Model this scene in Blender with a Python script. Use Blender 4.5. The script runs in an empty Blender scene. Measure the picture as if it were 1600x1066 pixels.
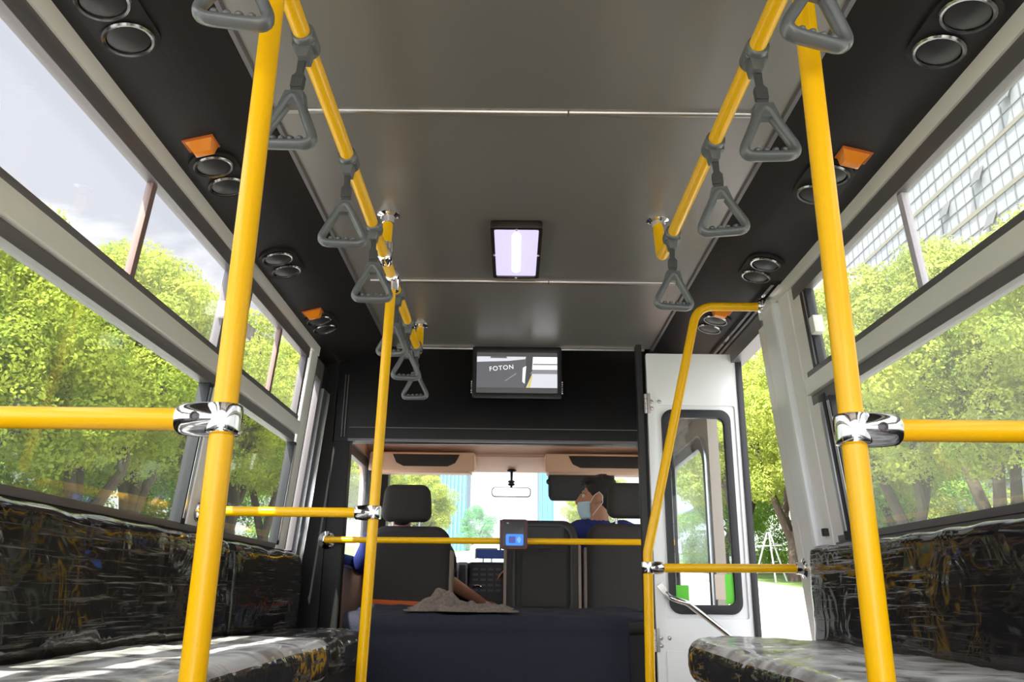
import bpy, bmesh, math, random
import numpy as np
from mathutils import Vector, Matrix, Euler, noise as mnoise

SC = bpy.context.scene
COL = SC.collection
PI = math.pi
R = math.radians

# ------------------------------------------------------------------ camera, sky, sun, exposure
cam = bpy.data.cameras.new('camera')
camo = bpy.data.objects.new('camera', cam)
COL.objects.link(camo)
cam.sensor_width = 36.0
cam.lens = 36.0 * 1264.0 / 1600.0
cam.clip_start = 0.02
cam.clip_end = 900
camo.matrix_world = (Matrix.Translation((-.028, 0, .57)) @ Matrix.Rotation(R(.22), 4, 'Z')
                     @ Matrix.Rotation(PI / 2 + R(17.4), 4, 'X') @ Matrix.Rotation(R(.7), 4, 'Z'))
SC.camera = camo

vs = SC.view_settings
vs.view_transform = 'Standard'
vs.look = 'None'
vs.gamma = 1.0
vs.use_curve_mapping = False
vs.exposure = 1.56

world = bpy.data.worlds.new('sky')
SC.world = world
world.use_nodes = True
wn, wl = world.node_tree.nodes, world.node_tree.links
wn.clear()
tc = wn.new('ShaderNodeTexCoord')
nz = wn.new('ShaderNodeTexNoise')
nz.inputs['Scale'].default_value = 3.2
nz.inputs['Detail'].default_value = 7
nz.inputs['Roughness'].default_value = .55
nz.inputs['Distortion'].default_value = .3
mp = wn.new('ShaderNodeMapping')
mp.inputs['Scale'].default_value = (1, 1, 2.2)
rp = wn.new('ShaderNodeValToRGB')
rp.color_ramp.elements[0].position = .47
rp.color_ramp.elements[0].color = (.285, .29, .33, 1)
rp.color_ramp.elements[1].position = .60
rp.color_ramp.elements[1].color = (.55, .55, .55, 1)
bg = wn.new('ShaderNodeBackground')
bg.inputs['Strength'].default_value = 1.0
SUN_DIR = Vector((.22, .62, -.75)).normalized()
ow = wn.new('ShaderNodeOutputWorld')
wl.new(tc.outputs['Generated'], mp.inputs['Vector'])
wl.new(mp.outputs['Vector'], nz.inputs['Vector'])
wl.new(nz.outputs['Fac'], rp.inputs['Fac'])
sep = wn.new('ShaderNodeSeparateXYZ')
wl.new(tc.outputs['Generated'], sep.inputs[0])
hz = wn.new('ShaderNodeMapRange')
hz.interpolation_type = 'SMOOTHSTEP'
hz.inputs['From Min'].default_value = .16
hz.inputs['From Max'].default_value = .34
wl.new(sep.outputs['Z'], hz.inputs['Value'])
mxs = wn.new('ShaderNodeMix')
mxs.data_type = 'RGBA'
mxs.inputs['A'].default_value = (.42, .42, .43, 1)
wl.new(hz.outputs['Result'], mxs.inputs['Factor'])
wl.new(rp.outputs['Color'], mxs.inputs['B'])
wl.new(mxs.outputs['Result'], bg.inputs['Color'])
# sky glow added around the sun, behind the bus, to fill the interior
dt = wn.new('ShaderNodeVectorMath')
dt.operation = 'DOT_PRODUCT'
dt.inputs[1].default_value = -SUN_DIR
wl.new(tc.outputs['Generated'], dt.inputs[0])
gw = wn.new('ShaderNodeMapRange')
gw.interpolation_type = 'SMOOTHSTEP'
gw.inputs['From Min'].default_value = .15
gw.inputs['From Max'].default_value = 1.0
gw.inputs['To Min'].default_value = 1.0
gw.inputs['To Max'].default_value = 5.0
wl.new(dt.outputs['Value'], gw.inputs['Value'])
wl.new(gw.outputs['Result'], bg.inputs['Strength'])
wl.new(bg.outputs['Background'], ow.inputs['Surface'])

sl = bpy.data.lights.new('sun', 'SUN')
sl.energy = 5.6
sl.angle = R(.6)
sl.color = (1.0, .94, .82)
so = bpy.data.objects.new('sun', sl)
COL.objects.link(so)
so.rotation_euler = SUN_DIR.to_track_quat('-Z', 'Y').to_euler()


# ------------------------------------------------------------------ materials
def new_mat(name):
    m = bpy.data.materials.new(name)
    m.use_nodes = True
    n = m.node_tree.nodes
    return m, n, m.node_tree.links, n['Principled BSDF']


def pbr(name, col, rough=.5, metal=0., coat=0., coat_rough=.1, spec=.5, bump=0., bscale=40., var=0., vscale=6.):
    m, n, l, b = new_mat(name)
    b.inputs['Base Color'].default_value = (*col, 1)
    b.inputs['Roughness'].default_value = rough
    b.inputs['Metallic'].default_value = metal
    b.inputs['Coat Weight'].default_value = coat
    b.inputs['Coat Roughness'].default_value = coat_rough
    b.inputs['Specular IOR Level'].default_value = spec
    t = n.new('ShaderNodeTexCoord')
    if bump:
        x = n.new('ShaderNodeTexNoise')
        x.inputs['Scale'].default_value = bscale
        x.inputs['Detail'].default_value = 3
        bp = n.new('ShaderNodeBump')
        bp.inputs['Strength'].default_value = bump
        bp.inputs['Distance'].default_value = .01
        l.new(t.outputs['Object'], x.inputs['Vector'])
        l.new(x.outputs['Fac'], bp.inputs['Height'])
        l.new(bp.outputs['Normal'], b.inputs['Normal'])
    if var:
        x = n.new('ShaderNodeTexNoise')
        x.inputs['Scale'].default_value = vscale
        x.inputs['Detail'].default_value = 4
        mx = n.new('ShaderNodeMix')
        mx.data_type = 'RGBA'
        mx.inputs['A'].default_value = (*[c * (1 - var) for c in col], 1)
        mx.inputs['B'].default_value = (*[min(1, c * (1 + var)) for c in col], 1)
        l.new(t.outputs['Object'], x.inputs['Vector'])
        l.new(x.outputs['Fac'], mx.inputs['Factor'])
        l.new(mx.outputs['Result'], b.inputs['Base Color'])
    return m


def emis(name, col, s=1.):
    m, n, l, b = new_mat(name)
    b.inputs['Base Color'].default_value = (*[c * .2 for c in col], 1)
    b.inputs['Emission Color'].default_value = (*col, 1)
    b.inputs['Emission Strength'].default_value = s
    b.inputs['Roughness'].default_value = .3
    return m


def glass(name, tint, veil, refl=.35):
    m = bpy.data.materials.new(name)
    m.use_nodes = True
    n, l = m.node_tree.nodes, m.node_tree.links
    n.clear()
    tr = n.new('ShaderNodeBsdfTransparent')
    tr.inputs['Color'].default_value = (*tint, 1)
    df = n.new('ShaderNodeBsdfTranslucent')
    df.inputs['Color'].default_value = (.8, .8, .78, 1)
    gl = n.new('ShaderNodeBsdfGlossy')
    gl.inputs['Roughness'].default_value = .02
    lw = n.new('ShaderNodeLayerWeight')
    lw.inputs['Blend'].default_value = refl
    m1 = n.new('ShaderNodeMixShader')
    m1.inputs['Fac'].default_value = veil
    mu = n.new('ShaderNodeMath')
    mu.operation = 'MULTIPLY'
    mu.inputs[1].default_value = .15
    m2 = n.new('ShaderNodeMixShader')
    o = n.new('ShaderNodeOutputMaterial')
    l.new(tr.outputs[0], m1.inputs[1])
    l.new(df.outputs[0], m1.inputs[2])
    l.new(lw.outputs['Fresnel'], mu.inputs[0])
    l.new(mu.outputs[0], m2.inputs[0])
    l.new(m1.outputs[0], m2.inputs[1])
    l.new(gl.outputs[0], m2.inputs[2])
    l.new(m2.outputs[0], o.inputs['Surface'])
    return m


def film_mat(name, mapscale, base=(.007, .006, .007), streak=.55, whiten=.05, quilt=True, veil=0.):
    """black quilted vinyl wrapped in crinkled clear plastic film"""
    m, n, l, b = new_mat(name)
    b.inputs['Base Color'].default_value = (*base, 1)
    b.inputs['Roughness'].default_value = .55
    b.inputs['Coat Weight'].default_value = 1.0
    b.inputs['Coat Roughness'].default_value = .07
    b.inputs['Coat IOR'].default_value = 1.45
    b.inputs['Specular IOR Level'].default_value = .08
    t = n.new('ShaderNodeTexCoord')
    mpn = n.new('ShaderNodeMapping')
    mpn.inputs['Scale'].default_value = mapscale
    l.new(t.outputs['Object'], mpn.inputs['Vector'])
    a = n.new('ShaderNodeTexNoise')          # long fine wrinkles
    a.inputs['Scale'].default_value = 1.0
    a.inputs['Detail'].default_value = 4
    a.inputs['Distortion'].default_value = .7
    l.new(mpn.outputs['Vector'], a.inputs['Vector'])
    c = n.new('ShaderNodeTexNoise')          # large crumples
    c.inputs['Scale'].default_value = 7
    c.inputs['Detail'].default_value = 2
    c.inputs['Distortion'].default_value = 1.2
    l.new(t.outputs['Object'], c.inputs['Vector'])
    k = n.new('ShaderNodeTexNoise')          # where the film is wrinkled
    k.inputs['Scale'].default_value = 2.6
    l.new(t.outputs['Object'], k.inputs['Vector'])
    kr = n.new('ShaderNodeMapRange')
    kr.inputs['From Min'].default_value = .49
    kr.inputs['From Max'].default_value = .61
    kr.inputs['To Min'].default_value = .03
    l.new(k.outputs['Fac'], kr.inputs['Value'])
    ar = n.new('ShaderNodeMapRange')
    ar.interpolation_type = 'SMOOTHSTEP'
    ar.inputs['From Min'].default_value = .56
    ar.inputs['From Max'].default_value = .72
    l.new(a.outputs['Fac'], ar.inputs['Value'])
    mu = n.new('ShaderNodeMath')
    mu.operation = 'MULTIPLY'
    l.new(ar.outputs['Result'], mu.inputs[0])
    l.new(kr.outputs['Result'], mu.inputs[1])
    b1 = n.new('ShaderNodeBump')
    b1.inputs['Strength'].default_value = .8
    b1.inputs['Distance'].default_value = .006
    l.new(c.outputs['Fac'], b1.inputs['Height'])
    b2 = n.new('ShaderNodeBump')
    b2.inputs['Strength'].default_value = streak
    b2.inputs['Distance'].default_value = .012
    l.new(mu.outputs[0], b2.inputs['Height'])
    l.new(b1.outputs['Normal'], b2.inputs['Normal'])
    l.new(b2.outputs['Normal'], b.inputs['Coat Normal'])
    if quilt:
        sx = n.new('ShaderNodeSeparateXYZ')
        l.new(t.outputs['Object'], sx.inputs[0])
        outs = []
        for sg in (1, -1):
            ad = n.new('ShaderNodeMath')
            ad.operation = 'MULTIPLY_ADD'
            ad.inputs[1].default_value = sg
            l.new(sx.outputs['Z'], ad.inputs[0])
            l.new(sx.outputs['Y'], ad.inputs[2])
            si = n.new('ShaderNodeMath')
            si.operation = 'PINGPONG'
            si.inputs[1].default_value = .055
            l.new(ad.outputs[0], si.inputs[0])
            outs.append(si)
        mn = n.new('ShaderNodeMath')
        mn.operation = 'MINIMUM'
        l.new(outs[0].outputs[0], mn.inputs[0])
        l.new(outs[1].outputs[0], mn.inputs[1])
        qb = n.new('ShaderNodeBump')
        qb.inputs['Strength'].default_value = .6
        qb.inputs['Distance'].default_value = .03
        l.new(mn.outputs[0], qb.inputs['Height'])
        l.new(qb.outputs['Normal'], b.inputs['Normal'])
    # film scatter and painted glints whiten the wrinkles; veil paints window glare
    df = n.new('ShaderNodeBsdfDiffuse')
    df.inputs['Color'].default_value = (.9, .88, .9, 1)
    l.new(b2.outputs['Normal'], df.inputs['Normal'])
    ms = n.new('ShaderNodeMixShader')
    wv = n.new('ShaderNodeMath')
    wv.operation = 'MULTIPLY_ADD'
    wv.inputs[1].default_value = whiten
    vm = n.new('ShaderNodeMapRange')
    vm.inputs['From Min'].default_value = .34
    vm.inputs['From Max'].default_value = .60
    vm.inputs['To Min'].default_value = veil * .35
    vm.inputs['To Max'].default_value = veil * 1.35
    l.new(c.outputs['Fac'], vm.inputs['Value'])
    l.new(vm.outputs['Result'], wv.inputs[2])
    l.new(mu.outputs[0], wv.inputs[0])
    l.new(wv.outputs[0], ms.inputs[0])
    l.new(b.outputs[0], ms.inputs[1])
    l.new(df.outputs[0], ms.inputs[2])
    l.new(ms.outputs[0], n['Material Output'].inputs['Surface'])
    return m


def leaf_mat(name, c1, c2, tr):
    m = bpy.data.materials.new(name)
    m.use_nodes = True
    n, l = m.node_tree.nodes, m.node_tree.links
    n.clear()
    t = n.new('ShaderNodeTexCoord')
    x = n.new('ShaderNodeTexNoise')
    x.inputs['Scale'].default_value = .9
    x.inputs['Detail'].default_value = 5
    mx = n.new('ShaderNodeMix')
    mx.data_type = 'RGBA'
    mx.inputs['A'].default_value = (*c1, 1)
    mx.inputs['B'].default_value = (*c2, 1)
    mr = n.new('ShaderNodeMapRange')
    mr.inputs['From Min'].default_value = .35
    mr.inputs['From Max'].default_value = .65
    d = n.new('ShaderNodeBsdfDiffuse')
    tl = n.new('ShaderNodeBsdfTranslucent')
    tl.inputs['Color'].default_value = (*tr, 1)
    ms = n.new('ShaderNodeMixShader')
    ms.inputs[0].default_value = .30
    o = n.new('ShaderNodeOutputMaterial')
    l.new(t.outputs['Object'], x.inputs['Vector'])
    l.new(x.outputs['Fac'], mr.inputs['Value'])
    l.new(mr.outputs['Result'], mx.inputs['Factor'])
    l.new(mx.outputs['Result'], d.inputs['Color'])
    l.new(d.outputs[0], ms.inputs[1])
    l.new(tl.outputs[0], ms.inputs[2])
    l.new(ms.outputs[0], o.inputs['Surface'])
    return m


M = {}
M['yellow'] = pbr('yellow_paint', (1.0, .54, .0), .34, coat=.2, spec=.35, coat_rough=.12)
M['chrome'] = pbr('chrome', (.82, .82, .85), .07, 1.0)
M['steel'] = pbr('brushed_steel', (.55, .53, .52), .28, 1.0)
M['ceil'] = pbr('grey_satin_panel', (.225, .212, .20), .32, .40, bump=.05, bscale=3.0)
M['cove'] = pbr('black_vinyl_lining', (.013, .012, .013), .5, spec=.35, bump=.05, bscale=120)
M['black'] = pbr('black_board', (.008, .0075, .009), .5, spec=.35)
M['rubber'] = pbr('black_rubber', (.012, .013, .018), .42)
M['frame'] = pbr('grey_painted_frame', (.82, .80, .79), .4, coat=.2)
M['framedark'] = pbr('dark_anodised_frame', (.13, .12, .13), .4, .2)
M['alu'] = pbr('bare_aluminium', (.62, .65, .70), .3, .9)
M['white'] = pbr('white_door_paint', (.80, .82, .84), .32, coat=.5)
M['hgrey'] = pbr('grey_handle_plastic', (.115, .125, .135), .32, coat=.4, coat_rough=.2)
M['strap'] = pbr('grey_strap_webbing', (.06, .062, .066), .6, bump=.3, bscale=250)
M['orange'] = pbr('orange_lens', (.85, .26, .008), .22, coat=.6)
M['ventd'] = pbr('vent_black', (.02, .02, .022), .35)
M['ventc'] = pbr('vent_bright_ring', (.26, .26, .27), .16, .95)
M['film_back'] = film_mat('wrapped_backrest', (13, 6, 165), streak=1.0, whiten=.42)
M['film_front'] = film_mat('plain_film_on_cushion', (26, 9, 70), streak=.9, whiten=.22, quilt=False, veil=.012)
M['film_glare'] = film_mat('film_painted_glare', (48, 7, 48), streak=.8, whiten=.45, quilt=False, veil=.42)  # glare on the cushion tops is put into the film colour
M['navy'] = pbr('navy_cloth', (.011, .013, .028), .85, bump=.25, bscale=160)
M['fleece'] = pbr('brown_fleece', (.25, .195, .165), .95, bump=.9, bscale=260, var=.5, vscale=70)
M['headliner'] = pbr('peach_headliner', (.74, .50, .38), .7)
M['cabdark'] = pbr('cab_black_plastic', (.018, .018, .02), .5)
M['cabbeige'] = pbr('cab_beige_plastic', (.38, .31, .26), .6)
M['seat'] = pbr('cab_seat_fabric', (.042, .038, .036), .8, spec=.3, bump=.2, bscale=220)
M['seatside'] = pbr('cab_seat_side', (.30, .24, .20), .75)
M['skin'] = pbr('skin', (.50, .24, .15), .55)
M['hair'] = pbr('black_hair', (.012, .010, .010), .6, bump=.6, bscale=180)
M['shirt'] = pbr('royal_blue_shirt', (.012, .025, .17), .8)
M['mask'] = pbr('pale_blue_mask', (.55, .74, .86), .8)
M['maskw'] = pbr('white_elastic', (.85, .83, .82), .7)
M['trouser'] = pbr('dark_trousers', (.03, .03, .035), .85)
M['maroon'] = pbr('maroon_plastic', (.10, .012, .02), .4)
M['reader'] = pbr('reader_black', (.016, .014, .022), .3)
M['lcd'] = emis('blue_lcd', (.015, .22, .95), 0.378)
M['lcdd'] = emis('lcd_dark_blue', (.02, .06, .38), 0.294)
M['lcdw'] = emis('lcd_pale', (.45, .72, 1.0), 0.378)
M['lamp'] = emis('lamp_diffuser', (.62, .56, .90), .42)
M['tube'] = emis('lamp_tube', (1, .97, 1.0), 2.4)
M['lampframe'] = pbr('lamp_bronze_frame', (.05, .04, .035), .25, .7)
M['scr_dark'] = emis('screen_dark_grey', (.13, .13, .14), 0.336)
M['scr_mid'] = emis('screen_mid_grey', (.28, .28, .30), 0.336)
M['scr_lt'] = emis('screen_pale', (.66, .68, .74), 0.378)
M['scr_wh'] = emis('screen_white', (.92, .93, 1.0), 0.399)
M['scr_yl'] = emis('screen_yellow', (.75, .62, .18), 0.336)
M['scr_bk'] = emis('screen_letterbox', (.10, .10, .10), 0.252)
M['mirror'] = pbr('mirror_glass', (.9, .9, .92), .03, 1.0)
M['signblue'] = pbr('blue_sign_board', (.035, .10, .42), .5)
M['green'] = pbr('green_sticker', (.13, .62, .045), .5)
M['gl_up'] = glass('clear_window_glass', (.96, .97, .97), .022)
M['gl_low'] = glass('tinted_window_glass', (.90, .93, .90), .008)
M['gl_haze'] = glass('hazy_window_glass', (.90, .92, .89), .055)
M['gl_door'] = glass('door_window_glass', (.93, .96, .97), .05, .5)
M['gl_ws'] = glass('windscreen_glass', (.96, .98, 1.0), .05)
M['bark'] = pbr('bark', (.085, .062, .048), .9, bump=.8, bscale=14, var=.4, vscale=5)
M['leafL'] = leaf_mat('leaf_yellow_green', (.17, .26, .04), (.42, .47, .08), (.58, .62, .10))
M['leafD'] = leaf_mat('leaf_deep_green', (.11, .23, .05), (.24, .38, .07), (.35, .50, .10))
M['leafR'] = leaf_mat('leaf_fresh_green', (.19, .27, .06), (.42, .47, .11), (.58, .62, .13))
M['leafB'] = leaf_mat('leaf_blue_green', (.10, .25, .12), (.18, .38, .20), (.2, .45, .2))
M['road'] = pbr('concrete_road', (.42, .415, .40), .85, var=.12, vscale=.5)
M['walk'] = pbr('pavement', (.42, .40, .37), .9, var=.1, vscale=1)
M['lawn'] = pbr('lawn', (.10, .17, .04), .95, var=.5, vscale=.6)
M['floor'] = pbr('floor_vinyl', (.46, .36, .24), .6, var=.2)
M['glassf'] = pbr('tower_glass', (.40, .41, .47), .2, .0, spec=.5)
M['mull'] = pbr('tower_mullion', (.15, .155, .18), .5)
M['ledge'] = pbr('tower_ledge', (.26, .24, .205), .6)
M['bluet'] = pbr('blue_tower_glass', (.06, .19, .29), .3, var=.15, vscale=.1)
M['bluet2'] = pbr('blue_tower_fin', (.11, .25, .35), .35)
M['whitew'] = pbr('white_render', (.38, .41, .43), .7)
M['whitew2'] = pbr('darker_white_render', (.24, .26, .275), .7)  # darker white tone for the low building
M['winb'] = pbr('dark_glazing', (.18, .23, .22), .15)
M['vanw'] = pbr('van_white', (.82, .83, .84), .3, coat=.5)
M['greyp'] = pbr('grey_pole_paint', (.62, .64, .64), .5)
M['brownp'] = pbr('brown_pole_paint', (.22, .13, .12), .6)


# ------------------------------------------------------------------ mesh builder
class MB:
    def __init__(s):
        s.v, s.f, s.m, s.cur = [], [], [], 0

    def mat(s, i):
        s.cur = i
        return s

    def add(s, vs, fs):
        k = len(s.v)
        s.v += [tuple(p) for p in vs]
        for f in fs:
            s.f.append([k + i for i in f])
            s.m.append(s.cur)
        return s

    def hexa(s, p):     # eight corners: bottom ring 0-3, top ring 4-7
        return s.add(p, [(0, 3, 2, 1), (4, 5, 6, 7), (0, 1, 5, 4), (1, 2, 6, 5), (2, 3, 7, 6), (3, 0, 4, 7)])

    def box(s, x0, x1, y0, y1, z0, z1):
        return s.hexa([(x0, y0, z0), (x1, y0, z0), (x1, y1, z0), (x0, y1, z0),
                       (x0, y0, z1), (x1, y0, z1), (x1, y1, z1), (x0, y1, z1)])

    def obox(s, c, sx, sy, sz, rot):
        q = Euler(rot).to_matrix()
        c = Vector(c)
        P = []
        for z in (-1, 1):
            for x, y in ((-1, -1), (1, -1), (1, 1), (-1, 1)):
                P.append(c + q @ Vector((x * sx / 2, y * sy / 2, z * sz / 2)))
        return s.hexa(P)

    def prism(s, pts, fn, a0, a1):   # polygon pts (u,v) extruded a0..a1 through fn(u,v,a)
        n = len(pts)
        vs = [fn(u, v, a0) for u, v in pts] + [fn(u, v, a1) for u, v in pts]
        fs = [tuple(range(n))[::-1], tuple(range(n, 2 * n))]
        fs += [(i, (i + 1) % n, n + (i + 1) % n, n + i) for i in range(n)]
        return s.add(vs, fs)

    def tube(s, path, r, n=16, closed=False, cap=True, flat=1.0):
        path = [Vector(p) for p in path]
        N = len(path)
        rr = r if hasattr(r, '__len__') else [r] * N
        tang = []
        for i in range(N):
            if closed:
                t = path[(i + 1) % N] - path[i - 1]
            else:
                t = path[min(i + 1, N - 1)] - path[max(i - 1, 0)]
            tang.append(t.normalized())
        up = Vector((0, 0, 1)) if abs(tang[0].z) < .9 else Vector((1, 0, 0))
        u = (up - tang[0] * up.dot(tang[0])).normalized()
        vs = []
        for i in range(N):
            u = (u - tang[i] * u.dot(tang[i])).normalized()
            w = tang[i].cross(u)
            for k in range(n):
                a = 2 * PI * k / n
                vs.append(path[i] + (u * math.cos(a) + w * math.sin(a) * flat) * rr[i])
        fs = []
        for i in range(N if closed else N - 1):
            j = (i + 1) % N
            for k in range(n):
                k2 = (k + 1) % n
                fs.append((i * n + k, i * n + k2, j * n + k2, j * n + k))
        if not closed and cap:
            fs.append(tuple(range(n))[::-1])
            fs.append(tuple((N - 1) * n + k for k in range(n)))
        return s.add(vs, fs)

    def lathe(s, c, prof, axis='z', n=32, ex=1.0, ey=1.0):   # prof: (radius, height)
        c = Vector(c)
        vs, fs = [], []
        for r, h in prof:
            for k in range(n):
                a = 2 * PI * k / n
                x, y = r * math.cos(a) * ex, r * math.sin(a) * ey
                p = {'z': (x, y, h), 'x': (h, x, y), 'y': (y, h, x)}[axis]
                vs.append(c + Vector(p))
        for i in range(len(prof) - 1):
            for k in range(n):
                k2 = (k + 1) % n
                fs.append((i * n + k, i * n + k2, (i + 1) * n + k2, (i + 1) * n + k))
        fs.append(tuple(range(n))[::-1])
        fs.append(tuple((len(prof) - 1) * n + k for k in range(n)))
        return s.add(vs, fs)

    def ell(s, c, rx, ry, rz, n=20, m=12, rot=(0, 0, 0)):
        q = Euler(rot).to_matrix()
        c = Vector(c)
        vs, fs = [], []
        for i in range(m + 1):
            th = PI * i / m
            for k in range(n):
                a = 2 * PI * k / n
                vs.append(c + q @ Vector((rx * math.sin(th) * math.cos(a), ry * math.sin(th) * math.sin(a), rz * math.cos(th))))
        for i in range(m):
            for k in range(n):
                k2 = (k + 1) % n
                fs.append((i * n + k, (i + 1) * n + k, (i + 1) * n + k2, i * n + k2))
        return s.add(vs, fs)

    def caps(s, a, b, ra, rb, n=14):       # tapered capsule
        a, b = Vector(a), Vector(b)
        d = (b - a).normalized()
        P, rr = [], []
        for i in range(5):
            t = -PI / 2 + PI / 2 * i / 4
            P.append(a + d * ra * math.sin(t))
            rr.append(max(1e-4, ra * math.cos(t)))
        for i in range(5):
            t = PI / 2 * i / 4
            P.append(b + d * rb * math.sin(t))
            rr.append(max(1e-4, rb * math.cos(t)))
        return s.tube(P, rr, n)

    def rbox(s, x0, x1, y0, y1, z0, z1, r, res=.03, disp=None):
        """rounded box with an even grid on every face, optionally displaced by disp(point, normal)"""
        L = Vector((x1 - x0, y1 - y0, z1 - z0))
        c = Vector((x0 + x1, y0 + y1, z0 + z1)) / 2
        r = min(r, min(L) / 2 - 1e-4)
        h = L / 2 - Vector((r, r, r))
        nn = [max(4, int(math.ceil(q / res))) for q in L]

        def coords(ax):       # denser near the edges
            out = []
            k = 4
            H = L[ax] / 2
            for i in range(k):
                out.append(-H + r * (1 - math.cos(PI / 2 * i / k)))
            m = max(1, int((2 * H - 2 * r) / res))
            for i in range(m + 1):
                out.append(-h[ax] + 2 * h[ax] * i / m)
            for i in range(k - 1, -1, -1):
                out.append(H - r * (1 - math.cos(PI / 2 * i / k)))
            return out
        g = [coords(a) for a in range(3)]
        for ax in range(3):
            u, w = [(1, 2), (2, 0), (0, 1)][ax]
            for sg in (-1, 1):
                vs = []
                for a in g[u]:
                    for b_ in g[w]:
                        p = Vector((0, 0, 0))
                        p[ax] = sg * L[ax] / 2
                        p[u] = a
                        p[w] = b_
                        q = Vector([max(-h[i], min(h[i], p[i])) for i in range(3)])
                        d = p - q
                        nrm = d.normalized() if d.length > 1e-9 else Vector((0, 0, 1))
                        p = q + nrm * r + c
                        if disp:
                            p = disp(p, nrm)
                        vs.append(p)
                W = len(g[w])
                fs = []
                for i in range(len(g[u]) - 1):
                    for j in range(W - 1):
                        f = (i * W + j, (i + 1) * W + j, (i + 1) * W + j + 1, i * W + j + 1)
                        fs.append(f if sg > 0 else f[::-1])
                s.add(vs, fs)
        return s

    def build(s, name, mats, parent=None, smooth=True, bevel=0., weld=True, ang=40, seg=2):
        me = bpy.data.meshes.new(name)
        off = Vector((0, 0, 0))
        p = parent
        while p is not None:
            off += p.location
            p = p.parent
        me.from_pydata([tuple(Vector(v) - off) for v in s.v], [], s.f)
        if not isinstance(mats, (list, tuple)):
            mats = [mats]
        for m in mats:
            me.materials.append(m)
        if len(mats) > 1:
            me.polygons.foreach_set('material_index', s.m)
        bm = bmesh.new()
        bm.from_mesh(me)
        if weld:
            bmesh.ops.remove_doubles(bm, verts=bm.verts, dist=1e-5)
        bmesh.ops.recalc_face_normals(bm, faces=bm.faces)
        if bevel:
            eds = [e for e in bm.edges if len(e.link_faces) == 2 and e.calc_face_angle(0) > R(35)]
            bmesh.ops.bevel(bm, geom=eds, offset=bevel, segments=seg, affect='EDGES', profile=.7)
        if smooth:
            for f in bm.faces:
                f.smooth = True
            for e in bm.edges:
                if len(e.link_faces) == 2 and e.calc_face_angle(0) > R(ang):
                    e.smooth = False
        bm.to_mesh(me)
        bm.free()
        o = bpy.data.objects.new(name, me)
        COL.objects.link(o)
        if parent is not None:
            o.parent = parent
        return o


def tag(o, label=None, cat=None, group=None, kind=None):
    if label:
        o['label'] = label
    if cat:
        o['category'] = cat
    if group:
        o['group'] = group
    if kind:
        o['kind'] = kind
    return o


def empty(name, loc, label=None, cat=None, group=None, kind=None):
    o = bpy.data.objects.new(name, None)
    o.location = loc
    o.empty_display_size = .05
    COL.objects.link(o)
    return tag(o, label, cat, group, kind)


def copy_tree(o, parent=None):
    c = o.copy()
    COL.objects.link(c)
    if parent is not None:
        c.parent = parent
    for ch in [x for x in o.children]:
        copy_tree(ch, c)
    return c


def bake(o, *mods):
    """apply the modifiers of an object into its mesh"""
    dg = bpy.context.evaluated_depsgraph_get()
    dg.update()
    me = bpy.data.meshes.new_from_object(o.evaluated_get(dg))
    o.modifiers.clear()
    o.data = me
    return o


def fillet(pts, rad, n=8):
    pts = [Vector(p) for p in pts]
    out = [pts[0]]
    for i in range(1, len(pts) - 1):
        a, b, c = pts[i - 1], pts[i], pts[i + 1]
        d1, d2 = (a - b).normalized(), (c - b).normalized()
        ang = d1.angle(d2)
        t = min(rad / math.tan(ang / 2), (a - b).length * .45, (c - b).length * .45)
        p1, p2 = b + d1 * t, b + d2 * t
        for k in range(n + 1):
            s = k / n
            out.append(p1 * (1 - s) ** 2 + b * 2 * s * (1 - s) + p2 * s * s)
    out.append(pts[-1])
    return out


def rrect(w, h, r, n=6):
    out = []
    for cx, cy, a0 in ((w / 2 - r, h / 2 - r, 0), (-w / 2 + r, h / 2 - r, 90), (-w / 2 + r, -h / 2 + r, 180), (w / 2 - r, -h / 2 + r, 270)):
        for k in range(n + 1):
            a = R(a0 + 90 * k / n)
            out.append((cx + r * math.cos(a), cy + r * math.sin(a)))
    return out


def ring_plate(mb, outer, inner, fn, a0, a1):
    """frame between two outlines of equal length, extruded"""
    n = len(outer)
    vs = [fn(u, v, a0) for u, v in outer] + [fn(u, v, a0) for u, v in inner] + \
         [fn(u, v, a1) for u, v in outer] + [fn(u, v, a1) for u, v in inner]
    fs = []
    for i in range(n):
        j = (i + 1) % n
        fs += [(i, j, n + j, n + i), (2 * n + i, 3 * n + i, 3 * n + j, 2 * n + j),
               (i, 2 * n + i, 2 * n + j, j), (n + i, n + j, 3 * n + j, 3 * n + i)]
    return mb.add(vs, fs)


# ------------------------------------------------------------------ the bus shell
YB, YF = -1.3, 3.9            # rear wall, partition


def hx(z):                    # half width of the body at height z (walls lean inwards)
    return 1.02 - .0846 * (z - .743)


def wbox(mb, sd, y0, y1, z0, z1, d0, d1):
    P = []
    for z in (z0, z1):
        for y, d in ((y0, d0), (y1, d0), (y1, d1), (y0, d1)):
            P.append((sd * (hx(z) - d), y, z))
    return mb.hexa(P)


MB().box(-1.1, 1.1, YB, 3.97, -.12, 0).build('floor', M['floor']).__setitem__('kind', 'structure')
c = MB()
c.box(-.66, .66, YB, YF + .1, 1.75, 1.80)
tag(c.build('ceiling', M['ceil'], bevel=0), kind='structure')
MB().box(-1.02, 1.02, YB - .05, YF + .1, 1.80, 1.84).build('ceiling', M['cove'])['kind'] = 'structure'

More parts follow.
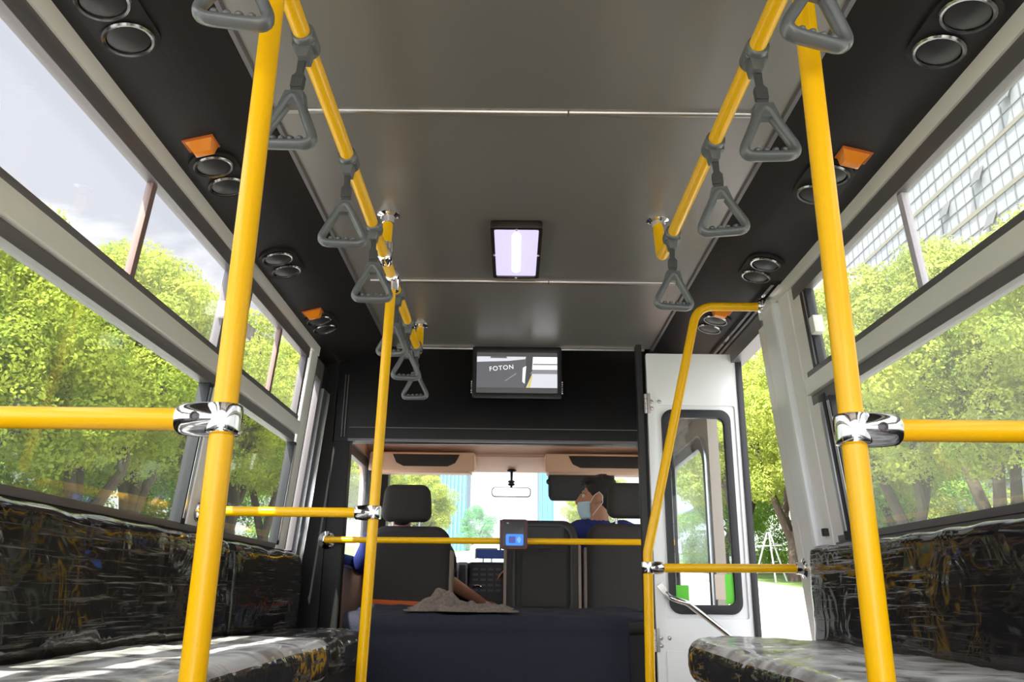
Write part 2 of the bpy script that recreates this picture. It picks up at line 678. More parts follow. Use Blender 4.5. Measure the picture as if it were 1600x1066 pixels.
for sd, nm in ((-1, 'left'), (1, 'right')):
    fn = lambda u, v, a: (sd * u, a, v)
    mb = MB()
    mb.prism([(.655, 1.752), (.67, 1.742), (.755, 1.703), (.775, 1.694), (.943, 1.652), (.97, 1.652), (.99, 1.80), (.655, 1.80)], fn, YB, YF + .05)
    tag(mb.build('trim_1' if sd < 0 else 'trim_2', M['cove'], ang=25), kind='structure')
    # thin metal moulding along the edge of the ceiling panel
    mb = MB()
    mb.prism([(.650, 1.7505), (.668, 1.7505), (.664, 1.741), (.653, 1.741)], fn, YB, YF)
    tag(mb.build('trim_3' if sd < 0 else 'trim_4', M['framedark']), kind='structure')
    # light strip where the lining meets the window
    mb = MB()
    wbox(mb, sd, YB, 3.60 if sd < 0 else 3.02, 1.612, 1.658, -.03, .012)
    tag(mb.build('trim_5' if sd < 0 else 'trim_6', M['frame'], bevel=.003), kind='structure')
    # lower wall
    mb = MB()
    y1 = 3.97 if sd < 0 else 3.05
    wbox(mb, sd, YB, y1, -.1, .742, -.05, 0)
    tag(mb.build('wall_' + nm, M['black'] if sd < 0 else M['framedark']), kind='structure')
    mb = MB()
    wbox(mb, sd, YB, y1, 1.615, 1.80, -.06, -.0305)
    if sd < 0:
        wbox(mb, sd, 3.75, 3.97, .742, 1.615, -.05, 0)
    else:
        wbox(mb, sd, 3.03, 3.97, 1.575, 1.80, -.06, .005)
    tag(mb.build('wall_' + nm, M['black'] if sd < 0 else M['framedark']), kind='structure')

# rear end of the bus: an open doorway between two glazed panels
mb = MB()
for sd in (-1, 1):
    xs = sorted((sd * .48, sd * 1.08))
    mb.box(xs[0], xs[1], YB - .05, YB, -.1, .62)
    xs = sorted((sd * .48, sd * .54))
    mb.box(xs[0], xs[1], YB - .05, YB, .62, 1.66)
    xs = sorted((sd * .94, sd * 1.06))
    mb.box(xs[0], xs[1], YB - .05, YB, .62, 1.66)
mb.box(-1.02, 1.02, YB - .05, YB, 1.66, 1.8)
tag(mb.build('wall_back', M['frame']), kind='structure')
for i, sd in enumerate((-1, 1)):
    w = empty('window_%d' % (1 if sd < 0 else 8), (sd * .74, YB, .62), kind='structure')
    xs = sorted((sd * .54, sd * .94))
    MB().box(xs[0], xs[1], YB - .03, YB - .024, .62, 1.66).build('pane', M['gl_up'], w)

# ceiling strips across the panel joints
for i, y in enumerate((.62, 1.80, 2.975)):
    mb = MB()
    mb.tube([(-.63 if i < 2 else -.60, y, 1.748), (.10, y, 1.748)], .0085, 12)
    mb.tube([(.104, y, 1.748), (.63 if i < 2 else .60, y, 1.748)], .0085, 12)
    tag(mb.build('trim_%d' % (7 + i), M['steel']), kind='structure')
mb = MB()
mb.box(-.62, .62, 3.872, 3.885, 1.738, 1.75)
tag(mb.build('trim_10', M['steel'], bevel=.003), kind='structure')


def side_window(num, sd, y0, y1, lower, frontpost, rearpost):
    w = empty('window_%d' % num, (sd * 1.0, y0, .743), kind='structure')
    f = MB()
    # painted rail across the middle, rails above and below
    wbox(f, sd, y0, y1, 1.220, 1.274, -.03, .022)
    for a, b in rearpost + frontpost:
        wbox(f, sd, a, b, .742, 1.612, -.03, .004)
    f.build('frame', M['frame'], w, bevel=.004)
    s = MB()
    wbox(s, sd, y0, y1, 1.565, 1.6115, -.025, .006)      # top channel
    wbox(s, sd, y0, y1, 1.2745, 1.302, -.02, .006)       # channel under the slider
    wbox(s, sd, y0, y1, 1.188, 1.2195, -.03, .006)
    wbox(s, sd, y0, y1, .7425, .762, -.03, .006)
    s.build('channel', M['framedark'], w, bevel=.002)
    for a, b in lower:
        g = MB()
        wbox(g, sd, a + .02, b - .02, .756, 1.192, -.016, -.011)
        gl = g.build('lower_pane', M['gl_low' if sd < 0 else 'gl_haze'], w, smooth=False)
        q = MB()
        for u, v in ((a, a + .035), (b - .035, b)):
            wbox(q, sd, u, v, .758, 1.19, -.028, .008)
        q.build('gasket', M['rubber'], gl, bevel=.003)
        q = MB()
        for u, v in ((a + .008, a + .026), (b - .026, b - .008)):
            wbox(q, sd, u, v, .775, 1.176, -.02, .010)
        q.build('bead', M['alu'], gl, bevel=.002)
    return w


# left: two modules and a narrow quarter light
w = side_window(2, -1, YB, 3.46, [(YB, 2.475), (2.60, 3.50)], [(3.50, 3.612)], [(2.50, 2.585)])
for y0, y1, ysl in ((YB, 2.47, 1.865), (2.62, 3.455, 3.06)):
    g = MB()
    wbox(g, -1, y0, y1, 1.295, 1.568, -.017, -.013)
    p = g.build('sliding_pane', M['gl_up'], w, smooth=False)
    q = MB()
    wbox(q, -1, ysl - .012, ysl + .012, 1.297, 1.566, -.024, -.006)
    q.build('pane_edge', pbr('brown_pane_edge', (.20, .13, .12), .4), p, bevel=.002)
    q = MB()
    wbox(q, -1, y0 if y0 > 0 else 0, y0 + .03 if y0 > 0 else .03, 1.30, 1.566, -.024, .004)
    wbox(q, -1, y1 - .03, y1, 1.30, 1.566, -.024, .004)
    q.build('pane_frame', M['framedark'], p, bevel=.003)
for y in (2.44, 2.665):
    q = MB()
    wbox(q, -1, y - .022, y + .022, 1.40, 1.452, -.012, .016)
    wbox(q, -1, y - .010, y + .010, 1.41, 1.442, .014, .030)
    q.build('latch', M['frame'], w, bevel=.004)
w = empty('window_3', (-1, 3.6, .743), kind='structure')
g = MB()
wbox(g, -1, 3.60, 3.75, .745, 1.60, -.017, -.013)
p = g.build('quarter_pane', M['gl_up'], w, smooth=False)
q = MB()
wbox(q, -1, 3.612, 3.625, .745, 1.545, -.03, .004)
wbox(q, -1, 3.72, 3.75, .745, 1.60, -.03, .006)
wbox(q, -1, 3.612, 3.75, 1.53, 1.6115, -.03, .004)
q.build('frame', M['framedark'], w, bevel=.003)
q = MB()
wbox(q, -1, 3.755, 3.86, .60, 1.50, -.01, .02)
q.build('pillar_cover', M['alu'], w, bevel=.006)
q = MB()
wbox(q, -1, 3.862, 3.872, .55, 1.50, -.01, .026)
q.build('bright_bead', M['chrome'], w, bevel=.002)

# right: one long module, then the door pillar
w = side_window(4, 1, YB, 2.66, [(YB, 2.545)], [(2.60, 2.70)], [])
g = MB()
wbox(g, 1, YB, 2.60, 1.295, 1.568, -.017, -.013)
p = g.build('sliding_pane', M['gl_haze'], w, smooth=False)
q = MB()
wbox(q, 1, 1.865, 1.889, 1.297, 1.566, -.024, -.006)
q.build('pane_edge', pbr('pale_pane_edge', (.55, .50, .58), .4), p, bevel=.002)
q = MB()
wbox(q, 1, 2.545, 2.60, 1.30, 1.566, -.024, .006)
q.build('pane_frame', M['rubber'], p, bevel=.003)
q = MB()
wbox(q, 1, 2.562, 2.566, 1.305, 1.56, .004, .009)
q.build('bead', M['alu'], p)
q = MB()
wbox(q, 1, 2.49, 2.53, 1.395, 1.452, -.012, .020)
q.build('latch', M['frame'], w, bevel=.004)
q = MB()
wbox(q, 1, 2.545, 2.60, .745, 1.205, -.028, .010)
q.build('gasket', M['rubber'], w, bevel=.003)
q = MB()
wbox(q, 1, 2.567, 2.592, .77, 1.18, .008, .014)
q.build('bead', M['alu'], w, bevel=.002)
w = empty('trim_11', (1, 2.85, 0), kind='structure')
q = MB()
wbox(q, 1, 2.70, 2.80, 0, 1.613, -.05, .008)
q.build('inner_post', M['frame'], w, bevel=.005)
q = MB()
wbox(q, 1, 2.80, 2.94, 0, 1.613, -.05, .032)
q.build('box_post', pbr('pale_post_paint', (.80, .82, .85), .35, coat=.4), w, bevel=.022, seg=4)
q = MB()
wbox(q, 1, 2.94, 3.03, 0, 1.575, -.05, .020)
q.build('outer_post', M['frame'], w, bevel=.006)
q = MB()
wbox(q, 1, 2.72, 2.745, .765, .79, .006, .024)
q.build('clip', M['rubber'], w, bevel=.003)
# small dark moulding lines above the doorway
mb = MB()
for y, d in ((3.03, .012), (3.03, .04)):
    wbox(mb, 1, 2.72, 3.70, 1.648 - d * .1, 1.653 - d * .1, d, d + .012)
tag(mb.build('trim_12', M['chrome']), kind='structure')

# ------------------------------------------------------------------ partition to the cab
part = MB()
PY0, PY1 = 3.88, 3.95
part.box(-.90, .64, PY0, PY1, 1.268, 1.752)
part.box(-1.05, -.905, PY0, PY1 - .002, .0, 1.752)
part.box(-.905, -.822, PY0, PY1, .0, 1.268)
part.box(.588, .64, PY0, PY1, .0, 1.268)
part.box(.64, 1.0, PY0, PY1, 1.62, 1.752)
part.box(-.822, .588, PY0, PY1, .0, .40)
tag(part.build('wall_front', M['black'], bevel=.003), kind='structure')
mb = MB()
mb.box(-.83, .60, PY0 - .012, PY0, 1.268, 1.282)
mb.box(-.83, .60, PY0 - .006, PY0, 1.335, 1.339)
for x in (-.866, -.852):
    mb.box(x, x + .005, PY0 - .008, PY0, 1.29, 1.60)
for x in (.582,):
    mb.box(x, x + .006, PY0 - .008, PY0, .3, 1.268)
tag(mb.build('trim_13', M['framedark'], bevel=.002), kind='structure')

# ------------------------------------------------------------------ white folding door
DY = 3.5
dr = empty('door_1', (.58, DY, 0), kind='structure')
X0, X1, Z0, Z1 = .562, .962, .02, 1.615
cxd, czd = (.628 + .925) / 2, .935
wo, ho = .325, .955          # recess
out = [(u + (X0 + X1) / 2, v + (Z0 + Z1) / 2) for u, v in rrect(X1 - X0, Z1 - Z0, .004)]
fnd = lambda u, v, a: (u, a, v)
rec = [(u + .773, v + .930) for u, v in rrect(.345, .895, .012)]
mb = MB()
ring_plate(mb, out, rec, fnd, DY, DY + .035)
rec2 = [(u + .773, v + .930) for u, v in rrect(.300, .855, .045)]
rec1 = [(u + .773, v + .930) for u, v in rrect(.350, .90, .012)]
ring_plate(mb, rec1, rec2, fnd, DY + .010, DY + .03)
mb.build('leaf', M['white'], dr, bevel=.0025, ang=30)
mb = MB()
mb.box(.60, .93, DY - .003, DY + .002, .10, .36)
mb.build('kick_panel', M['white'], dr, bevel=.002)
g0 = [(u + .773, v + .930) for u, v in rrect(.304, .859, .048)]
g1 = [(u + .773, v + .930) for u, v in rrect(.244, .785, .03)]
mb = MB()
ring_plate(mb, g0, g1, fnd, DY + .002, DY + .034)
mb.build('window_gasket', M['rubber'], dr, bevel=.004, ang=30)
mb = MB()
mb.prism(g1, fnd, DY + .016, DY + .021)
gp = mb.build('window_pane', M['gl_door'], dr, smooth=False)
mb = MB()
mb.box(.652, .705, DY + .0135, DY + .0158, .542, .615)
mb.box(.855, .893, DY + .0135, DY + .0158, .542, .660)
tag(mb.build('sticker', M['green'], gp), 'bright green sticker')
mb = MB()
mb.box(.815, .857, DY + .0125, DY + .0158, .56, .66)
tag(mb.build('sticker', pbr('cream_sticker', (.62, .52, .44), .6), gp), 'cream sticker')
mb = MB()
mb.box(.660, .672, DY + .022, DY + .030, .54, 1.31)
mb.build('inner_rib', M['cabdark'], gp)
for z in (1.392, .408):
    for x, zz in ((.580, z), (.580, z - .030), (.614, z)):
        MB().lathe((x, DY, zz), [(.0085, 0), (.0085, -.003), (.006, -.0065), (.001, -.007)], 'y', 14).build('bolt', M['steel'], dr)
for z in (1.385, .40):
    mb = MB()
    for k in range(4):
        mb.lathe((X0 - .008, DY + .004, z - .045 + k * .022), [(.008, 0), (.008, .0205)], 'z', 12)
    mb.box(X0 - .001, X0 + .012, DY - .004, DY + .001, z - .045, z + .045)
    mb.build('hinge', M['steel'], dr)
mb = MB()
mb.box(X1, X1 + .026, DY - .012, DY + .03, .02, 1.60)
mb.build('edge_seal', M['rubber'], dr, bevel=.006)
mb = MB()
mb.box(X0 - .042, X0 - .016, DY + .01, DY + .06, .02, 1.66)
mb.build('hinge_post', M['cabdark'], dr, bevel=.004)
h = MB()
h.tube(fillet([(.612, DY - .002, .580), (.625, DY - .06, .560), (.680, DY - .068, .545), (.965, DY - .05, .33), (.965, DY - .003, .32)], .05, 8), .0115, 14)
hb = h.build('handle', M['chrome'], dr)
mb = MB()
mb.obox((.603, DY - .004, .588), .026, .007, .075, (0, R(-40), 0))
mb.obox((.965, DY - .004, .318), .026, .007, .075, (0, R(-40), 0))
mb.build('handle_plate', M['steel'], hb, bevel=.003)

# ------------------------------------------------------------------ benches wrapped in plastic film
def nz3(p, f, seed=0):
    return mnoise.noise(Vector((p[0] * f[0] + seed, p[1] * f[1], p[2] * f[2])))


def bench(label, sd, y0, y1, by0, by1, xin, xout, rcorner, name='bench_seat', zt=.445, th=.115, glare_top=True):
    root = empty(name, (sd * (xin + xout) / 2, y0, 0), label, 'bench')

    def fold(p, nrm):
        p = Vector(p)
        yy = p.y
        if yy > y1 - rcorner:
            t = (yy - (y1 - rcorner)) / rcorner
            t = min(1, max(0, t))
            push = rcorner * (1 - math.sqrt(max(0, 1 - t * t))) * .9
            k = (xout - sd * p.x) / (xout - xin)
            p.x = sd * (xout - (xout - xin - push) * k)
        a = nz3(p, (5, 3.2, 6), 3) * .012 + nz3(p, (22, 5, 18), 9) * .0018
        # pulled gathers round the corner and along the front edge
        e = max(0, 1 - abs(p.z - (zt - .02)) / .06)
        a += e * .0015 * math.sin(p.y * 62 + 9 * nz3(p, (4, 4, 4), 1))
        return p + nrm * a
    xa, xb = sorted((sd * xin, sd * xout))
    mb = MB().rbox(xa, xb, y0, y1, zt - th, zt, .045, .025, fold)
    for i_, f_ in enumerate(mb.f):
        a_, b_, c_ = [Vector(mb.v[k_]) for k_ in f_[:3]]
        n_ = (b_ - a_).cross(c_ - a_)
        mb.m[i_] = 0 if glare_top and abs(n_.z) > .55 * n_.length else 1  # level faces take the film with painted glare
    mb.build('cushion', [M['film_glare'], M['film_front']], root, ang=80)
    mb = MB()
    xa, xb = sorted((sd * (xin + .04), sd * xout))
    mb.box(xa, xb, y0, y1 - rcorner * .45 - .02, .0, zt - th + .02)
    mb.build('plinth', M['black'], root, bevel=.004)

    def bfold(p, nrm):
        p = Vector(p)
        lean = (p.z - .45) * .10
        p.x += sd * lean * .25
        a = nz3(p, (5, 2.3, 5), 5) * .006 + nz3(p, (9, 7, 34), 2) * .0035
        if p.z > .66:
            a += .002 * math.sin(p.y * 31 + 3 * nz3(p, (2, 2, 2), 8)) * (p.z - .66) / .07
        return p + nrm * a
    xa, xb = sorted((sd * (hx(.6) - .105), sd * (hx(.6) - .034)))
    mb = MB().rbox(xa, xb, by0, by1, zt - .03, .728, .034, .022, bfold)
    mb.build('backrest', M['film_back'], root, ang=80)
    return root


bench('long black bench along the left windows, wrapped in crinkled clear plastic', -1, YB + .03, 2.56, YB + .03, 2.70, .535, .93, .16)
bench('short black plastic-wrapped bench end on the left, next to the navy cloth', -1, 2.585, 3.30, 2.715, 3.62, .535, .93, .30, zt=.44, glare_top=False)
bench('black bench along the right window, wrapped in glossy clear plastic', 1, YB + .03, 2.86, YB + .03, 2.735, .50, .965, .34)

# ------------------------------------------------------------------ stanchions, rails, clamps
def pole_sleeve(mb, c, axis, r=.026, h=.072):
    c = Vector(c)
    a = Vector(axis).normalized()
    P, rr = [], []
    for t, k in ((-.5, .80), (-.46, .95), (-.36, 1.0), (.36, 1.0), (.46, .95), (.5, .80)):
        P.append(c + a * h * t)
        rr.append(r * k)
    mb.tube(P, rr, 24)


def t_clamp(parent, c, axis, rdir, r=.026, length=.08, sr=.0175):
    """chrome tee: a sleeve on the pole and a swelling socket that takes the rail"""
    mb = MB()
    c = Vector(c)
    pole_sleeve(mb, c, axis, r, r * 1.72)
    d = Vector(rdir).normalized()
    P = [c + d * (length * t) for t in (0, .2, .4, .6, .8, .94, 1.0)]
    rr = [r * .93, r * .96, r * .97, r * .95, r * .90, r * .84, sr * 1.04]
    mb.tube(P, rr, 24)
    o = mb.build('clamp', M['chrome'], parent, ang=35)
    fwd = Vector((0, -1, 0))
    s = MB()
    k = c + d * length * .5 + fwd * r * .95
    s.lathe(k, [(.0065, .004), (.0065, -.003), (.0045, -.004), (.0035, -.001), (.0005, -.001)], 'y', 16)
    s.build('screw', M['framedark'], o)
    return o


def flange(parent, c, ax, rad=.034, name='flange'):
    mb = MB()
    sgn = 1 if ax[0] == '+' else -1
    mb.lathe(c, [(rad, 0), (rad, sgn * .004), (rad * .72, sgn * .008), (.021, sgn * .011), (.0195, sgn * .032), (.017, sgn * .034)], ax[1], 28)
    for k in range(3):
        a = 2 * PI * k / 3 + .5
        off = {'z': (math.cos(a), math.sin(a), 0), 'x': (0, math.cos(a), math.sin(a)), 'y': (math.sin(a), 0, math.cos(a))}[ax[1]]
        mb.ell(Vector(c) + Vector(off) * rad * .82 + Vector({'z': (0, 0, sgn * .005), 'x': (sgn * .005, 0, 0), 'y': (0, sgn * .005, 0)}[ax[1]]), .005, .005, .005, 8, 6)
    return mb.build(name, M['chrome'], parent)


RZ = 1.6                       # height of the overhead rails
XL, XR = -.447, .437

# near left pole
YP = 1.12
g = empty('grab_pole', (-.437, YP, .0), 'big yellow pole on the near left with a rail going to the left windows', 'grab pole')
MB().tube([(-.437, YP, .40), (-.437, YP, 1.59)], .0172, 24).build('pole', M['yellow'], g)
t_clamp(g, (-.441 + .004, YP, .800), (0, 0, 1), (-1, 0, 0), .0255, .064)
MB().tube([(-.49, YP, .800), (-1.00, YP, .800)], .0158, 22).build('side_rail', M['yellow'], g)
flange(g, (-1.011, YP, .800), '+x')
# near right pole
g = empty('grab_pole', (.447, YP, .0), 'big yellow pole on the near right with a rail going to the right window', 'grab pole')
MB().tube([(.447, YP, .40), (.447, YP, 1.59)], .0172, 24).build('pole', M['yellow'], g)
t_clamp(g, (.447, YP, .796), (0, 0, 1), (1, 0, 0), .0255, .064)
MB().tube([(.50, YP, .796), (1.00, YP, .796)], .0158, 22).build('side_rail', M['yellow'], g)
flange(g, (1.011, YP, .796), '-x')
# farther left pole
YM = 2.57
g = empty('grab_pole', (-.475, YM, .0), 'thinner-looking yellow pole farther down the left aisle, from the overhead rail to the floor', 'grab pole')
MB().tube([(-.476, YM, .0), (-.450, YM, 1.575)], .0165, 22).build('pole', M['yellow'], g)
t_clamp(g, (-.463, YM, .808), (0, 0, 1), (-1, 0, 0), .0250, .058)
MB().tube([(-.51, YM, .808), (-1.0, YM, .808)], .0150, 20).build('side_rail', M['yellow'], g)
flange(g, (-1.008, YM, .808), '+x')
# bent door pole
YD = 2.92
g = empty('grab_pole', (.44, YD, 0), 'bent yellow pole beside the white door, curving over to the door pillar', 'grab pole')
MB().tube(fillet([(.432, YD, .0), (.444, YD, .715), (.668, YD, 1.632), (.960, YD - .03, 1.622)], .085, 10), .0168, 22).build('pole', M['yellow'], g)
t_clamp(g, (.443, YD, .664), (0, 0, 1), (1, 0, 0), .0235, .054)
MB().tube([(.49, YD, .664), (.978, YD + .01, .668)], .0150, 20).build('side_rail', M['yellow'], g)
flange(g, (.994, YD + .012, .668), '-x', .036)
mb = MB()
mb.tube([(.890, YD - .028, 1.6245), (.925, YD - .028, 1.624)], .0205, 20)
mb.box(.900, .935, YD - .060, YD + .0, 1.608, 1.640)
mb.build('wall_socket', M['chrome'], g, bevel=.003)

# bar across the cab opening
g = empty('handrail', (-.89, 3.845, .802), 'thin yellow bar running straight across the opening to the cab', 'handrail')
MB().tube([(-.880, 3.845, .802), (.735, 3.845, .808)], .0140, 20).build('bar', M['yellow'], g)
flange(g, (-.895, 3.878, .802), '-y', .040)
mb = MB()
mb.tube([(-.895, 3.868, .802), (-.888, 3.847, .802), (-.870, 3.845, .802)], .0165, 14)
mb.build('elbow', M['yellow'], g)
mb = MB()
mb.tube([(.735, 3.845, .76), (.735, 3.845, .82)], .018, 16)
mb.build('bracket', M['chrome'], g)

# overhead rails
g = empty('handrail', (XL, .2, RZ), 'long yellow ceiling rail on the left carrying a row of strap handles', 'handrail')
MB().tube(fillet([(XL + .006, -1.0, RZ), (XL, 2.0, RZ), (XL - .01, 3.47, RZ), (XL - .018, 3.535, 1.74)], .05, 8), .0168, 22).build('rail', M['yellow'], g)
MB().tube([(XL, 2.395, RZ), (XL + .002, 2.395, 1.735)], .0165, 20).build('post', M['yellow'], g)
flange(g, (XL + .002, 2.395, 1.7495), '-z', .036)
flange(g, (XL - .018, 3.535, 1.7495), '-z', .036)
for y in (2.395, YM):
    mb = MB()
    pole_sleeve(mb, (XL, y, RZ), (0, 1, 0), .0245, .062)
    mb.tube([(XL, y, RZ), (XL + .001, y, RZ + (.045 if y < 2.5 else -.052))], [.024, .0215], 20)
    mb.build('tee_joint', M['chrome'], g)
mb = MB()
pole_sleeve(mb, (XL + .004, YP, RZ), (0, 1, 0), .0245, .062)
mb.tube([(XL + .006, YP, RZ), (-.437, YP, RZ - .05)], [.024, .0215], 20)
mb.build('tee_joint', M['chrome'], g)
g = empty('handrail', (XR, .2, RZ), 'shorter yellow ceiling rail on the right, bending up into the ceiling ahead', 'handrail')
MB().tube(fillet([(XR + .008, -1.0, RZ), (XR, 2.385, RZ), (XR - .002, 2.415, 1.74)], .045, 8), .0168, 22).build('rail', M['yellow'], g)
flange(g, (XR - .002, 2.416, 1.7495), '-z', .036)
mb = MB()
pole_sleeve(mb, (XR + .005, YP, RZ), (0, 1, 0), .0245, .062)
mb.tube([(XR + .006, YP, RZ), (.447, YP, RZ - .05)], [.024, .0215], 20)
mb.build('tee_joint', M['chrome'], g)

# strap handles: clamp round the rail, strap, triangular grip
sh = empty('hanging_strap', (0, 0, 0))
mb = MB()
pole_sleeve(mb, (0, 0, 0), (0, 1, 0), .0235, .064)
mb.prism([(-.016, -.012), (.016, -.012), (.010, -.046), (-.010, -.046)], lambda u, v, a: (u, a, v), -.018, .018)
mb.box(-.0225, .0225, -.016, .016, -.020, .004)
ck = mb.build('rail_clamp', M['hgrey'], sh, bevel=.002)
mb = MB()
mb.prism([(-.008, -.040), (.008, -.040), (.007, -.072), (.012, -.078), (.012, -.108), (.008, -.116), (-.008, -.116), (-.012, -.108), (-.012, -.078), (-.007, -.072)],
         lambda u, v, a: (u, a, v), -.0035, .0035)
mb.box(-.0125, .0125, -.0065, .0065, -.105, -.080)
mb.build('strap', M['strap'], sh, bevel=.0015)
mb = MB()
tri = fillet([(0, 0, -.122), (.050, 0, -.224), (0, 0, -.226), (-.050, 0, -.224), (0, 0, -.122)], .02, 6)
pts = []
crn = [(0, -.112, .022), (.060, -.228, .022), (-.060, -.228, .022)]
# rounded triangle, closed
ring = []
for i in range(3):
    a, b_, c_ = [Vector((crn[(i + k) % 3][0], 0, crn[(i + k) % 3][1])) for k in (-1, 0, 1)]
    d1, d2 = (a - b_).normalized(), (c_ - b_).normalized()
    t = crn[i][2] * 1.4
    for k in range(9):
        s = k / 8
        ring.append((b_ + d1 * t) * (1 - s) ** 2 + b_ * 2 * s * (1 - s) + (b_ + d2 * t) * s * s)
    nxt = c_ - d2 * crn[(i + 1) % 3][2] * 1.4
    st = b_ + d2 * t
    if i < 3:
        for k in range(1, 6):
            q = st.lerp(nxt, k / 6)
            ring.append(q)
mb.tube(ring, .0095, 12, closed=True, flat=1.5)
mb.prism([(-.018, -.116), (.018, -.116), (.027, -.148), (-.027, -.148)], lambda u, v, a: (u, a, v), -.010, .010)
for k in range(4):             # finger grips on the bottom bar
    mb.ell((-.027 + k * .018, 0, -.2165), .0075, .010, .006, 10, 8)
mb.build('grip', M['hgrey'], sh, ang=50)
spec = [
    (XL + .004, 1.000, 8, 2, 'grey strap handle at the very top left, in front of the big pole'),
    (XL + .003, 1.338, -8, 5, 'grey strap handle right of the big left pole, first complete one on the left rail'),
    (XL, 1.790, 5, 0, 'grey strap handle second complete one along the left rail, left of the ceiling flange'),
    (XL, 2.175, 6, -2, 'grey strap handle just above and left of the top of the farther left pole'),
    (XL - .003, 2.725, -14, 3, 'grey strap handle half hidden just behind the farther left pole'),
    (XL - .006, 3.060, 10, 0, 'grey strap handle against the black partition, higher of the far left pair'),
    (XL - .009, 3.390, -5, 0, 'grey strap handle against the black partition, lowest and farthest on the left rail'),
    (XR + .005, 1.035, 14, 5, 'grey strap handle at the very top right, overlapping the big right pole'),
    (XR + .004, 1.364, 4, -4, 'grey strap handle left of the big right pole, first complete one on the right rail'),
    (XR + .003, 1.705, -6, -3, 'grey strap handle in the middle of the three complete ones on the right rail'),
    (XR, 2.215, 6, 1, 'grey strap handle at the far end of the right rail beside its elbow'),
]
for i, (x, y, rz, sw, lab) in enumerate(spec):
    o = sh if i == 0 else copy_tree(sh)
    o.location = (x, y, RZ)
    tag(o, lab, 'strap', 'hanging straps on the ceiling rails')
    for chd in o.children:
        if not chd.name.startswith('rail_clamp'):
            chd.rotation_euler = (0, R(sw), R(rz))

# ------------------------------------------------------------------ fittings in the lining
COVE_T = math.atan2(.042, .168)


def cove_z(x):
    return 1.652 + (.943 - abs(x)) * .25


va = empty('air_vent', (0, 0, 0))
hs = MB()
ol = [(u * .062 / .06, v) for u, v in rrect(.120, .235, .058, 8)]
hs.prism(ol, lambda u, v, a: (u, v, a), -.008, .004)
hs.build('plate', M['cove'], va, bevel=.003)
for dy in (-.056, .056):
    mb = MB()
    mb.lathe((0, dy, -.010), [(.050, .002), (.052, -.003), (.049, -.007), (.044, -.006), (.042, .004)], 'z', 30)
    ringo = mb.build('ring', M['ventc'], va)
    mb = MB()
    mb.lathe((0, dy, -.0105), [(.0435, .002), (.041, -.0015), (.030, -.004), (.002, -.006)], 'z', 30)
    mb.build('louvre', M['ventd'], ringo)
vents = [(-.843, 1.365, 'round twin air vent at the top left picture edge, nearest of the left vents'),
         (-.85, 2.00, 'round twin air vent next to the orange lamp beside the big left pole'),
         (-.85, 2.63, 'round twin air vent in the left lining with no lamp, between the two orange lamps'),
         (-.856, 3.285, 'round twin air vent next to the farther left orange lamp'),
         (.853, 1.375, 'round twin air vent in the top right corner, nearest of the right vents'),
         (.826, 2.02, 'round twin air vent half hidden behind the big right pole by an orange lamp'),
         (.835, 2.64, 'round twin air vent in the right lining with no lamp, above the bent pole'),
         (.812, 3.255, 'round twin air vent next to the orange lamp above the white door')]
for i, (x, y, lab) in enumerate(vents):
    o = va if i == 0 else copy_tree(va)
    o.location = (x, y, cove_z(x) - .001)
    o.rotation_euler = (0, -COVE_T if x < 0 else COVE_T, 0)
    tag(o, lab, 'air vent', 'twin air vents in the side linings')
ol = empty('marker_lamp', (0, 0, 0))
mb = MB()
mb.hexa([(-.024, .000, -.028), (.024, .000, -.028), (.026, .028, -.028), (-.026, .028, -.028),
         (-.042, -.030, .004), (.042, -.030, .004), (.042, .030, .004), (-.042, .030, .004)])
mb.build('lens', M['orange'], ol, bevel=.003)
mb = MB()
mb.box(-.044, .044, -.032, .032, -.002, .004)
mb.build('base', pbr('lamp_base_orange', (.55, .13, .02), .4), ol)
lamps = [(-.846, 1.845, 'orange wedge lamp in the left lining close to the big left pole'),
         (-.862, 3.145, 'orange wedge lamp in the left lining, the farther one near the quarter window'),
         (.850, 1.868, 'orange wedge lamp in the right lining beside the big right pole'),
         (.812, 3.110, 'orange wedge lamp in the right lining above the white door')]
for i, (x, y, lab) in enumerate(lamps):
    o = ol if i == 0 else copy_tree(ol)
    o.location = (x, y, cove_z(x) - .002)
    o.scale = (.9, .9, .8)
    o.rotation_euler = (0, -COVE_T if x < 0 else COVE_T, 0)
    tag(o, lab, 'lamp', 'orange lamps in the side linings')

# ceiling light
g = empty('ceiling_light', (-.027, 2.65, 1.75), 'lit rectangular ceiling light with a dark bronze frame, middle of the grey ceiling', 'ceiling light')
fnc = lambda u, v, a: (u - .027, v + 2.655, a)
mb = MB()
ring_plate(mb, rrect(.174, .452, .014), rrect(.148, .416, .008), fnc, 1.7495, 1.722)
mb.build('frame', M['lampframe'], g, bevel=.004, ang=30)
mb = MB()
mb.prism(rrect(.150, .418, .008), fnc, 1.728, 1.7485)
mb.build('diffuser', M['lamp'], g)
mb = MB()
mb.tube([(-.027, 2.50, 1.736), (-.027, 2.81, 1.736)], .017, 16)
mb.build('tube', M['tube'], g)
for dx, dy in ((0, -.213), (0, .213), (-.078, 0), (.078, 0)):
    MB().ell((-.027 + dx, 2.655 + dy, 1.721), .005, .005, .004, 10, 6).build('screw', M['steel'], g)

